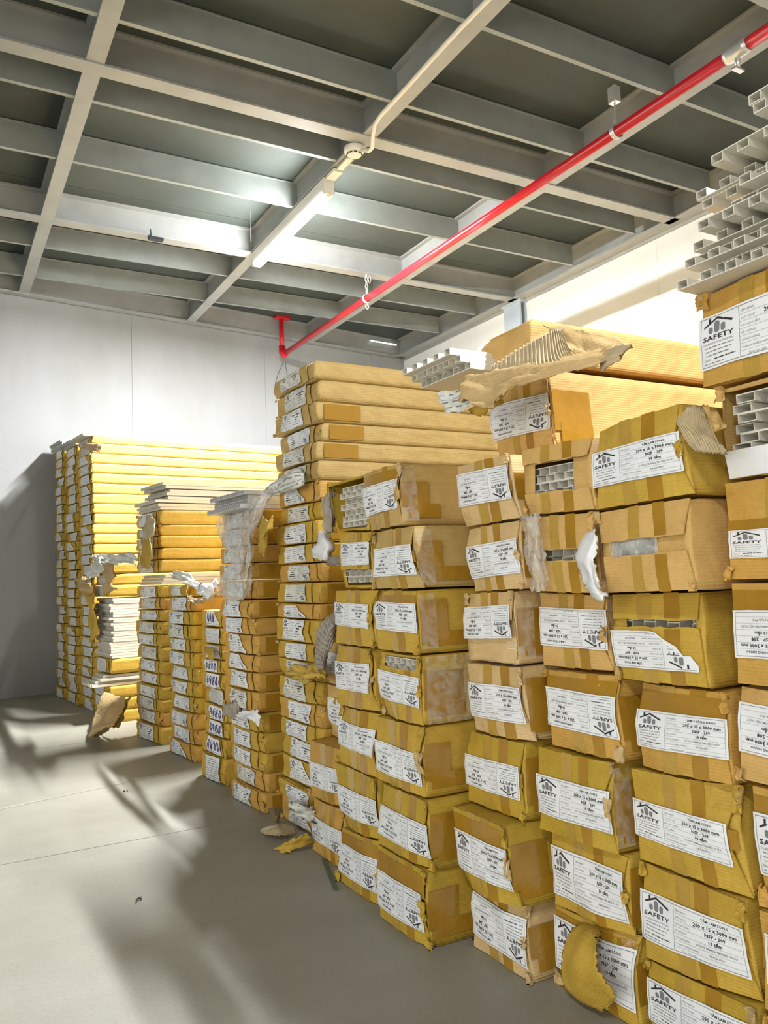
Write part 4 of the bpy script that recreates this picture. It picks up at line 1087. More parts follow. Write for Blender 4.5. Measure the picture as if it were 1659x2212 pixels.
def make_box(row, idx):
    st, key, th, C = row
    thin = len(st) > 1 or st in '89'
    seed = idx * 7 + 3
    rg = random.Random(seed)
    total = counts[st]
    pos_top = [r[1] for r in BOXES if r[0] == st].index(key)
    level = total - 1 - pos_top
    TL, TR, BR, BL = [np.array(c, float) for c in C]
    if thin:
        # flat cartons sit slightly out of line with one another
        jx = rg.uniform(-.012, .010)
        t_ = rad(th)
        dj = np.array([math.cos(t_), math.sin(t_), 0]) * jx
        TL, TR, BR, BL = TL + dj, TR + dj, BR + dj, BL + dj
    t = rad(th)
    d = np.array([math.cos(t), math.sin(t), 0.0])
    # 1 mm clearance all round
    ay = (BR - BL) / np.linalg.norm(BR - BL)
    g = .0012
    TL = TL + ay * g; BL = BL + ay * g; TR = TR - ay * g; BR = BR - ay * g
    TL[2] -= g; TR[2] -= g
    if level > 0:
        BL[2] += g; BR[2] += g
    O = (BL + BR) / 2
    O[2] = min(BL[2], BR[2])
    TL, TR, BR, BL = TL - O, TR - O, BR - O, BL - O
    L = 3.0 if st != '0' else 2.6
    Wd = np.linalg.norm(BR - BL)
    Hh = ((TL - BL)[2] + (TR - BR)[2]) / 2
    sp = dict(SPEC.get(key, {}))
    if thin:
        q = int(key.split('.')[1]) - 1
        sp['c'] = {'8': rg.choice((0, 0, 3)), '9': rg.choice((0, 3, 3)), '10': 0, '11': rg.choice((0, 3, 1)), '12': rg.choice((0, 3, 0)), '13': 0, '14': 4 if level > 12 else 0, '15': 0, '16': 1}[st]
        if st == '12' and q < 5: sp['c'] = 4
        if st == '8' and q < 6: sp['c'] = 6
        sp['v'] = 'mini' if st in ('8', '9', '10', '11', '12') else 'lines'
        if st == '10': sp['v'] = 'oval' if q in (0, 3, 4, 6, 7, 8) else 'lines'
        sp['f'] = {'8': FL8, '9': FL9}.get(st, [0] * 40)[q] if st in ('8', '9') else (1 if rg.random() < .2 else 0)
        a0 = {'8': .22, '9': .18, '10': .28, '11': .16, '12': .20, '13': .2, '14': .28, '15': .30, '16': .3}[st] + rg.uniform(-.05, .05)
        aw = {'8': .50, '9': .50, '10': .55, '11': .56, '12': .58, '13': .55, '14': .55, '15': .5, '16': .5}[st]
        sp['la'] = (a0, a0 + aw)
        sp['lb'] = (rg.uniform(.03, .12), rg.uniform(.86, .99))
    mat = CART[sp.get('c', 0)]
    D = disp(seed, .0035 if not thin else .004, sp.get('crush', 0), thin)

    def P(a, b):
        a = np.asarray(a, float)[..., None]
        b = np.asarray(b, float)[..., None]
        return (1 - a) * (1 - b) * BL + a * (1 - b) * BR + (1 - a) * b * TL + a * b * TR

    def Fr(a, b, off):
        a = np.asarray(a, float); b = np.asarray(b, float)
        return P(a, b) + d * (D(a, b) - off)[..., None]

    # label text of the thing
    lv = 'top' if pos_top == 0 else ordn(level)
    where = STACKNAME[st]
    if st == '0':
        lab = 'torn brown box under the ragged cardboard cover, highest box of the third stack'
    else:
        size = 'flat ' if thin else ''
        state = ''
        if key in ('2b',): state = 'box with bubble wrap in its slot'
        elif key == '2c': state = 'box with lifted flap and torn label'
        elif key == '3b': state = 'box with narrow slot and torn paper'
        elif sp.get('hole'): state = 'torn-open box showing white panel ends'
        elif sp.get('v') == 'oval': state = 'flat box with violet oval marks'
        elif sp.get('lab', 1) is None: state = 'plain box'
        else: state = size + ('box with upside-down white label' if sp.get('f') else 'box with upright white label')
        lab = '%s, %s in the %s' % (state, lv + (' one' if lv in ('bottom', 'top') else ' up'), where)
    if len(lab.split()) > 16: print('LONG', lab)
    root = thing('cardboard_box', tuple(O), lab, 'box', 'boxes of the ' + where)
    ALLBOX[key] = root

    hole = sp.get('hole')
    ex_a = [hole[0], hole[1]] if hole else []
    ex_b = [hole[2], hole[3]] if hole else []
    na_, nb_ = (11, 9) if not thin else (9, 5)
    A = lin(na_, ex_a)
    B = lin(nb_, ex_b)
    na, nb = len(A), len(B)
    r = .004 if not thin else .005
    ia, ib = r / Wd, r / Hh
    AA, BB = np.meshgrid(ia + A * (1 - 2 * ia), ib + B * (1 - 2 * ib), indexing='ij')
    rec = -.007 if not thin and st != '0' else (-.004 if thin else 0)
    inner = ((AA > .045) & (AA < .955) & (BB > .04) & (BB < .96)).astype(float)
    V = list((Fr(AA, BB, 0) - d * (rec * inner)[..., None]).reshape(-1, 3))
    skip = None
    if hole:
        skip = lambda i, j: hole[0] - .001 <= (A[i] + A[i + 1]) / 2 <= hole[1] + .001 and hole[2] - .001 <= (B[j] + B[j + 1]) / 2 <= hole[3] + .001
    F = grid_faces(na, nb, skip)
    ring = [(i, 0) for i in range(na)] + [(na - 1, j) for j in range(1, nb)] + [(i, nb - 1) for i in range(na - 2, -1, -1)] + [(0, j) for j in range(nb - 2, 0, -1)]
    rid = [i * nb + j for i, j in ring]
    ra = np.array([A[i] for i, j in ring]); rb = np.array([B[j] for i, j in ring])
    Dr = D(ra, rb)
    cen = P(.5, .5)
    prev = rid
    secs = [r, .014, .035, .08, .17, .45, 1.3, L] if not thin else [r, .015, .045, .12, .5, L]
    for si, s in enumerate(secs):
        base = P(ra, rb) + d * (s + Dr * math.exp(-s / .05))[:, None]
        inw = (cen + d * s) - base
        inw /= np.linalg.norm(inw, axis=1)[:, None]
        am = (.0018 if not thin else .0022) * (1 if s < L else 0)
        am_v = am * (1 + np.sin(ra * 9 + s * 14 + idx) * np.cos(rb * 8 + s * 9)) + Dr * .35 * math.exp(-s / .03)
        base = base + inw * am_v[:, None]
        n0 = len(V)
        V += list(base)
        cur = list(range(n0, n0 + len(ring)))
        for k in range(len(ring)):
            k2 = (k + 1) % len(ring)
            F.append((prev[k], cur[k], cur[k2], prev[k2]))
        prev = cur
    F.append(tuple(prev))
    mesh_ob('carton', V, F, mat, root, True)

    # end flaps: thick plates folded over the end of the carton
    def plate(name, a0b, a1b, a0t, a1t, b0, b1, off, thk, m, nseg=(11, 5), jag=0, parent=root):
        aa = np.linspace(0, 1, nseg[0]); bb = np.linspace(0, 1, nseg[1])
        G1, G2 = np.meshgrid(aa, bb, indexing='ij')
        lo = a0b + (a0t - a0b) * G2
        hi = a1b + (a1t - a1b) * G2
        a = lo + (hi - lo) * G1
        b = b0 + (b1 - b0) * G2
        if jag:
            b = b + (G2 == (0 if jag > 0 else 1)) * np.array([rg.uniform(-abs(jag), abs(jag)) for _ in range(nseg[0])])[:, None]
        P1 = Fr(a, b, off + thk).reshape(-1, 3)
        P0 = Fr(a, b, off).reshape(-1, 3)
        V = list(P1) + list(P0)
        n1 = len(P1)
        F = grid_faces(nseg[0], nseg[1])
        nA, nB = nseg
        rr = [(i, 0) for i in range(nA)] + [(nA - 1, j) for j in range(1, nB)] + [(i, nB - 1) for i in range(nA - 2, -1, -1)] + [(0, j) for j in range(nB - 2, 0, -1)]
        ids = [i * nB + j for i, j in rr]
        for k in range(len(ids)):
            a_, b_ = ids[k], ids[(k + 1) % len(ids)]
            F.append((a_, a_ + n1, b_ + n1, b_))
        return mesh_ob(name, V, F, m, parent)

    ft = .0028
    if not thin and st != '0':
        if hole:
            if hole[3] < .93: plate('flap', .02, .93, .015, .985, hole[3] - .01, .985, .0004, ft, mat, jag=.012)
            if hole[2] > .1: plate('flap', .02, .985, .03, .94, .015, hole[2] + .01, .0004, ft, mat, jag=-.012)
        else:
            sl_ = rg.uniform(.86, .93)
            plate('flap', .03, sl_, .015, .985, .505, .985, .0004, ft, mat)
            plate('flap', .015, .985, .03, sl_ + .02, .015, .495, .0004, ft, mat)
        # packing tape: two upright strips and a cross strip
        w = .055 + rg.random() * .03
        for (ac, m_) in ((rg.uniform(.36, .46), TAPE2), (rg.uniform(.60, .70), TAPE)):
            segs = [(0.0, 1.0)] if not hole else [(hole[3], 1.0), (0.0, hole[2])]
            for (b0, b1) in segs:
                if b1 - b0 < .06: continue
                aa, bb = np.meshgrid(np.linspace(ac - w, ac + w, 4), np.linspace(b0 + .005, b1 - .005, 8), indexing='ij')
                mesh_ob('packing_tape', Fr(aa, bb, ft + .0009).reshape(-1, 3), grid_faces(4, 8), m_, root, True)
        if not hole and rg.random() < .75:
            aa, bb = np.meshgrid(np.linspace(.02, .97, 8), np.linspace(.42, .60, 3) if rg.random() < .5 else np.linspace(.64, .92, 3), indexing='ij')
            mesh_ob('packing_tape', Fr(aa, bb, ft + .0016).reshape(-1, 3), grid_faces(8, 3), TAPE, root, True)
    elif thin:
        a1 = rg.uniform(.80, .88)
        plate('flap', .01, a1, .01, a1 + rg.uniform(-.05, .02), .03, .97, .0004, ft, mat, (11, 5))
        plate('flap', a1 + .03, .99, a1 + .05, .985, .08, rg.uniform(.4, .6), .0004, ft * .8, mat, (4, 4))

    # tape patches on the long side next to the end
    nn = (BR - BL) / np.linalg.norm(BR - BL)

    def side_patch(name, s0, s1, b0, b1, off, m, ns=6, nb2=4, ripple=0.0, skew=0.0):
        ss, bb = np.meshgrid(np.linspace(s0, s1, ns), np.linspace(b0, b1, nb2), indexing='ij')
        rp = ripple * np.sin(ss * 160 + np.sin(bb * 5) * 2)
        base = P(np.ones_like(ss), bb) + d * (ss + skew * bb)[..., None] + nn * (off + rp)[..., None]
        return mesh_ob(name, base.reshape(-1, 3), grid_faces(ns, nb2), m, root, True)
    if not thin and st in ('3', '4', '5'):
        h = rg.uniform(.25, .5)
        side_patch('packing_tape', .004, .07 + rg.random() * .04, .5 - h / 1.4, .5 + h / 1.4, .0012, TAPE)
        side_patch('packing_tape', .02, .10 + rg.random() * .05, .12, .34, .0018, TAPE)
    if thin and st in ('8', '9', '11') and rg.random() < .85:
        side_patch('packing_tape', .03, .13 + rg.random() * .03, .12, .9, .0012, TAPE)
    if not thin and st in ('3', '4', '5') and rg.random() < .4:
        side_patch('clear_tape', .004, .045, .08, .94, .0028, FILM, 5, 26, .0016)
    if sp.get('film'):
        f_ = side_patch('stretch_film', .01, .62, .02, .98, .004, FILM, 90, 6, .0022)

    # ragged paper torn loose at the corners and seams of the end
    if st != '0':
        for q_ in range(rg.choice((1, 2, 2, 3)) if not thin else rg.choice((0, 1, 1, 2))):
            ca, cb = rg.choice(((.99, .97), (.99, .03), (.01, .03), (.97, .5), (.01, .96), (.99, .9)))
            sz = rg.uniform(.04, .10) if not thin else rg.uniform(.04, .08)
            nA, nB = 6, 5
            ga, gb = np.meshgrid(np.linspace(-1, 1, nA), np.linspace(-1, 1, nB), indexing='ij')
            rs = np.random.RandomState(seed + q_ * 11)
            a_ = np.clip(ca + ga * sz * .7 + rs.uniform(-.3, .3, ga.shape) * sz, -.01, 1.01)
            b_ = np.clip(cb + gb * sz * (1.6 if not thin else 2.2) + rs.uniform(-.3, .3, ga.shape) * sz, .0, 1.0)
            off_ = .005 + rs.uniform(0, .010 if not thin else .008, ga.shape)
            mesh_ob('torn_edge', Fr(a_, b_, off_).reshape(-1, 3), grid_faces(nA, nB), rg.choice((KRAFT_IN, mat, mat, mat)), root, False)

    # the shipping label with its print
    if sp.get('lab', 1) is not None and 'la' in sp:
        a0, a1 = sp['la']; b0, b1 = sp['lb']
        tilt = rg.uniform(-.035, .035)
        na2, nb2 = (15, 8) if not thin else (10, 6)
        amp2 = .0010 if not thin else .0016
        lo_ = ft + (.0030 if not thin else .0036)

        def LP(u, v, off):
            a = a0 + (a1 - a0) * u
            b = b0 + (b1 - b0) * v + tilt * (u - .5)
            wr = amp2 * (np.sin(u * 9 + seed) * np.cos(v * 5 + seed * 1.3) + 1.0 + .5 * np.sin(u * 21 + v * 13))
            return Fr(a, b, 0) - d * (lo_ + wr + off)[..., None]
        U, Vv = np.meshgrid(np.linspace(0, 1, na2), np.linspace(0, 1, nb2), indexing='ij')
        jag = .012 if not thin else .04
        for i in range(na2):
            Vv[i, 0] += rg.uniform(-jag, jag) * .5; Vv[i, -1] += rg.uniform(-jag, jag) * .4
        if sp.get('torn') or (thin and rg.random() < .10):
            # a corner has been ripped away
            for i in range(na2):
                u_ = U[i, 0]
                lim_ = 1.0 if u_ < .55 else 1.0 - (u_ - .55) * rg.uniform(1.6, 2.0)
                Vv[i, :] = Vv[i, :] * max(.12, lim_)
            tornf = True
        else:
            tornf = False
        Wt = LP(U, Vv, np.zeros_like(U))
        lab_o = mesh_ob('shipping_label', Wt.reshape(-1, 3), grid_faces(na2, nb2), PAPER if not thin or rg.random() < .8 else PAPER_D, root, True)
        pv, pf, pm = PRINTS[sp['v']]
        u = pv[:, 0] / 235.0
        v = pv[:, 1] / 100.0
        if sp.get('f'):
            u, v = 1 - u, 1 - v
        if a1 - a0 < 2:
            W3 = LP(u, v, np.full_like(u, .0006))
        if tornf:
            keep = []
            lim_u = np.where(u < .55, 1.0, 1.0 - (u - .55) * 2.0)
            for fi, f in enumerate(pf):
                if all(v[i] < max(.1, lim_u[i]) - .02 for i in f): keep.append(fi)
            pf = [pf[i] for i in keep]; pm = [pm[i] for i in keep]
        me = bpy.data.meshes.new('label_print')
        me.from_pydata([tuple(p) for p in W3], [], pf)
        for m_ in (INK, INK_G, INK_P): me.materials.append(m_)
        me.polygons.foreach_set('material_index', pm)
        link(bpy.data.objects.new('label_print', me), lab_o)
    if sp.get('extra') == 'white_band':
        aa, bb = np.meshgrid(np.linspace(.02, 1.0, 8), np.linspace(.02, .30, 4), indexing='ij')
        o_ = mesh_ob('shipping_label', Fr(aa, bb, .006).reshape(-1, 3), grid_faces(8, 4), PAPER, root, True)
    return root, P, O, d, D, hole, Wd, Hh


# hollow wall panels (ribbed on one face, open cells at the end)
def panel_mesh(name, w, h, n, gap, L, tw=.0013):
    mb = MB()
    mb.box((0, 0, 0), (L, w, .0016))
    cw = (w - gap * (n - 1)) / n if gap > 0 else w / n
    for k in range(n):
        y0 = k * (cw + gap)
        y1 = y0 + cw
        z0, z1 = .0016, h
        o4 = [(y0, z0), (y1, z0), (y1, z1), (y0, z1)]
        i4 = [(y0 + tw, z0 + .0002), (y1 - tw, z0 + .0002), (y1 - tw, z1 - tw), (y0 + tw, z1 - tw)]
        V = [(0, *p) for p in o4] + [(0, *p) for p in i4] + [(L, *p) for p in o4] + [(L, *p) for p in i4]
        F = []
        for j in range(4):
            q = (j + 1) % 4
            F += [(j, q, 4 + q, 4 + j), (j, 8 + j, 8 + q, q), (4 + j, 4 + q, 12 + q, 12 + j), (8 + j, 12 + j, 12 + q, 8 + q)]
        mb.add(V, F)
    me = bpy.data.meshes.new(name)
    me.from_pydata([tuple(map(float, v)) for v in mb.V], [], mb.F)
    me.update()
    return me


PM = {}


def panel(kind, loc, yaw_=0.0, mat=PVC, label='', group='', L=3.0, flip=False, tiltx=0.0):
    key = (kind, mat.name, L)
    if key not in PM:
        w, h, n, gap = {'rib': (.196, .0145, 5, .024), 'rib3': (.180, .0145, 4, .026), 'wide': (.33, .0150, 16, 0), 'small': (.10, .0145, 3, .02), 'rib_short': (.152, .0145, 3, .028)}[kind]
        me = panel_mesh('wall_panel', w, h, n, gap, L)
        me.materials.append(mat)
        PM[key] = (me, w, h)
    me, w, h = PM[key]
    o = bpy.data.objects.new('wall_panel', me)
    o.location = loc
    if flip:
        o.rotation_euler = (math.pi, tiltx, yaw_)
        # turned ribs down: keep the same footprint
        o.location = (loc[0] - w * math.sin(yaw_), loc[1] + w * math.cos(yaw_), loc[2] + h)
    else:
        o.rotation_euler = (0, tiltx, yaw_)
    link(o)
    return tag(o, label, 'panel', group)


def fill_hole(res, key, where):
    root, P, O, d, D, hole, Wd, Hh = res
    # panels lie flat in the carton from floor to lid; only those seen through the hole are built
    z0 = O[2] + hole[2] * Hh
    z1 = O[2] + min(hole[3] * Hh, Hh - .008)
    y_near = O[1] + P(1.0, .5)[1]
    n_ = max(1, int((z1 - z0) / .0152))
    rg = random.Random(hash(key) % 999)
    kind_ = 'rib' if Wd > .222 else ('rib3' if Wd > .198 else 'rib_short')
    wid = {'rib': .196, 'rib3': .180, 'rib_short': .152}[kind_]
    for k in range(n_ + 1):
        z = z0 + k * .0152 - .004
        if z < O[2] + .003 or z + .0150 > O[2] + Hh - .004: continue
        y = y_near + (Wd - wid) / 2 + (-.005 if k % 2 else .005)
        panel(kind_, (O[0] + .010 + rg.uniform(0, .012), y, z), 0, PVC if where[1] else PVC_G, 'white hollow panel inside the %s' % where[0], 'panels inside the ' + where[0], L=2.6, flip=bool(k % 2))


RES = {}
for i, row in enumerate(BOXES):
    if row[1] in NOBOX: continue
    RES[row[1]] = make_box(row, i)

for key, where in {'1b': ('open box second from the top right', 1), '3a': ('taped box with a square hole', 1), '3b': ('box with a narrow slot', 1), '2c': ('box with the lifted flap', 1),
                   '4c': ('box with a ripped corner slit', 1), '5d': ('film-wrapped torn box', 1), '6a': ('box whose end is missing', 1), '6b': ('box with a half label', 1)}.items():
    fill_hole(RES[key], key, where)

# bubble wrap seen in the slot of one box
root, P, O, d, D, hole, Wd, Hh = RES['2b']
rg = np.random.RandomState(5)
aa, bb = np.meshgrid(np.linspace(hole[0] - .04, hole[1] + .04, 26), np.linspace(hole[2] - .05, hole[3] + .05, 12), indexing='ij')
Pt = P(aa, bb) + d * (.004 - .008 * np.sin(np.pi * (aa - aa.min()) / (aa.max() - aa.min())) * np.sin(np.pi * (bb - bb.min()) / (bb.max() - bb.min())) + .003 * rg.rand(*aa.shape))[..., None]
o = mesh_ob('bubble_wrap', Pt.reshape(-1, 3) + O, grid_faces(26, 12), FILM_W, None, True)
tag(o, 'crumpled clear bubble wrap bulging from the slot of a taped box', 'bubble wrap')

# ------------------------------------------------------------------ loose panels
rg = random.Random(21)
x0 = 1.0667
z = BOXES[[r[1] for r in BOXES].index('1a')][3][0][2] + .001
prof = [.853, .80, .838, .842, .835, .80, .79, .775, .735, .835, .84, .77, .765, .76, .70, .705]
for k in range(16):
    yf = prof[k]
    panel('rib', (x0 - .02 + rg.uniform(-.03, .03), yf - .196, z), rg.uniform(-.004, .004), PVC, 'loose white hollow panel in the jagged pile at the upper right', 'loose panels piled at the upper right', flip=bool(k % 2))
    z += .0150
# bundle sticking out from under the torn cover
zt = BOXES[[r[1] for r in BOXES].index('3t')][3][0][2]
for k in range(3):
    panel('rib', (.985 - .02 * k, 1.36 + .008 * k, zt + .006 + k * .0150), .0, PVC, 'loose panel end sticking out under the ragged cardboard cover', 'panel ends under the ragged cover', L=2.8, flip=bool(k % 2))


def top_of(key):
    r = BOXES[[q[1] for q in BOXES].index(key)]
    return [np.array(c) for c in r[3]], r[2]


def pile(key, n, kind, mat, label, group, L=3.0, dz=.0152, jit=.02, dx=0.0, gaps=(), wid=None, yo=0.0):
    (TLc, TRc, BRc, BLc), th = top_of(key)
    t_ = rad(th)
    z = max(TLc[2], TRc[2]) + .001
    for k in range(n):
        if k in gaps: z += .004
        j = rg.uniform(-jit, jit)
        base = TRc + np.array([math.cos(t_), math.sin(t_), 0]) * (j + dx) + np.array([-math.sin(t_), math.cos(t_), 0]) * (rg.uniform(0, .01) + yo)
        panel(kind, (base[0], base[1], z), t_, mat, label, group, L, flip=bool(k % 2) and kind != 'wide')
        z += dz


pile('12.1', 8, 'wide', PVC, 'loose cream panel stacked on the yellow-sided stack beside the plastic sheet', 'loose cream panels on the middle stack', dz=.0162, jit=.05, gaps=(2, 4, 6))
pile('9.1', 4, 'wide', PVC_G, 'loose grey panel lying above the hanging plastic sheet', 'loose grey panels above the plastic sheet', dz=.0158, jit=.02, dx=-.03)
pile('14.1', 1, 'wide', PVC, 'loose white panel on top of the tall yellow-sided stack', 'loose panel on the yellow stack', dx=-.05)
pile('15.1', 2, 'wide', PVC_G, 'loose grey panel on the second stack from the back wall', 'loose grey panels on the second rear stack', dx=-.03)
pile('16.1', 4, 'wide', PVC_G, 'loose grey panel on the stack nearest the back wall', 'loose grey panels on the rearmost stack', dx=-.02)
(TLc, TRc, BRc, BLc), th = top_of('12.6')
for k in range(3):
    panel('wide', (BRc[0] + .01 * k, BRc[1] + .004, BRc[2] + .002 + k * .0175), rad(th), PVC, 'cream panel squeezed between the boxes of the middle stack', 'cream panels between the middle boxes')
# white panels pulled half out of the torn-open stack
(TLc, TRc, BRc, BLc), th = top_of('13.10')
for k in range(4):
    panel('rib', (BRc[0] - .10 + .022 * k, BRc[1] + .006 + .03 * (k % 2), BRc[2] + .002 + k * .0156), rad(6 - 2.5 * (k > 1)), PVC, 'white panel pulled half out low in the torn-open stack', 'panels pulled out low in the torn stack', L=2.9, flip=bool(k % 2))
# exposed panels of the torn-open stack
b4, th = top_of('13.4')
b8, _ = top_of('13.8')
zlo, zhi = b8[2][2], b4[1][2]
n_ = int((zhi - zlo - .004) / .0157)
for k in range(n_):
    panel('rib' if (k // 6) % 2 else 'rib3', (b8[2][0] + rg.uniform(-.01, .02), b8[2][1] + .004, zlo + .002 + k * .0157), rad(6), PVC, 'exposed white panel with checkered end cells in the torn-open stack', 'exposed panels of the torn-open stack', flip=bool(k % 2))
    panel('small', (b8[2][0] - .019 + rg.uniform(-.01, .02), b8[2][1] + .208, zlo + .002 + k * .0157), rad(6), PVC, 'exposed white panel with checkered end cells in the torn-open stack', 'exposed panels of the torn-open stack', flip=bool(k % 2))

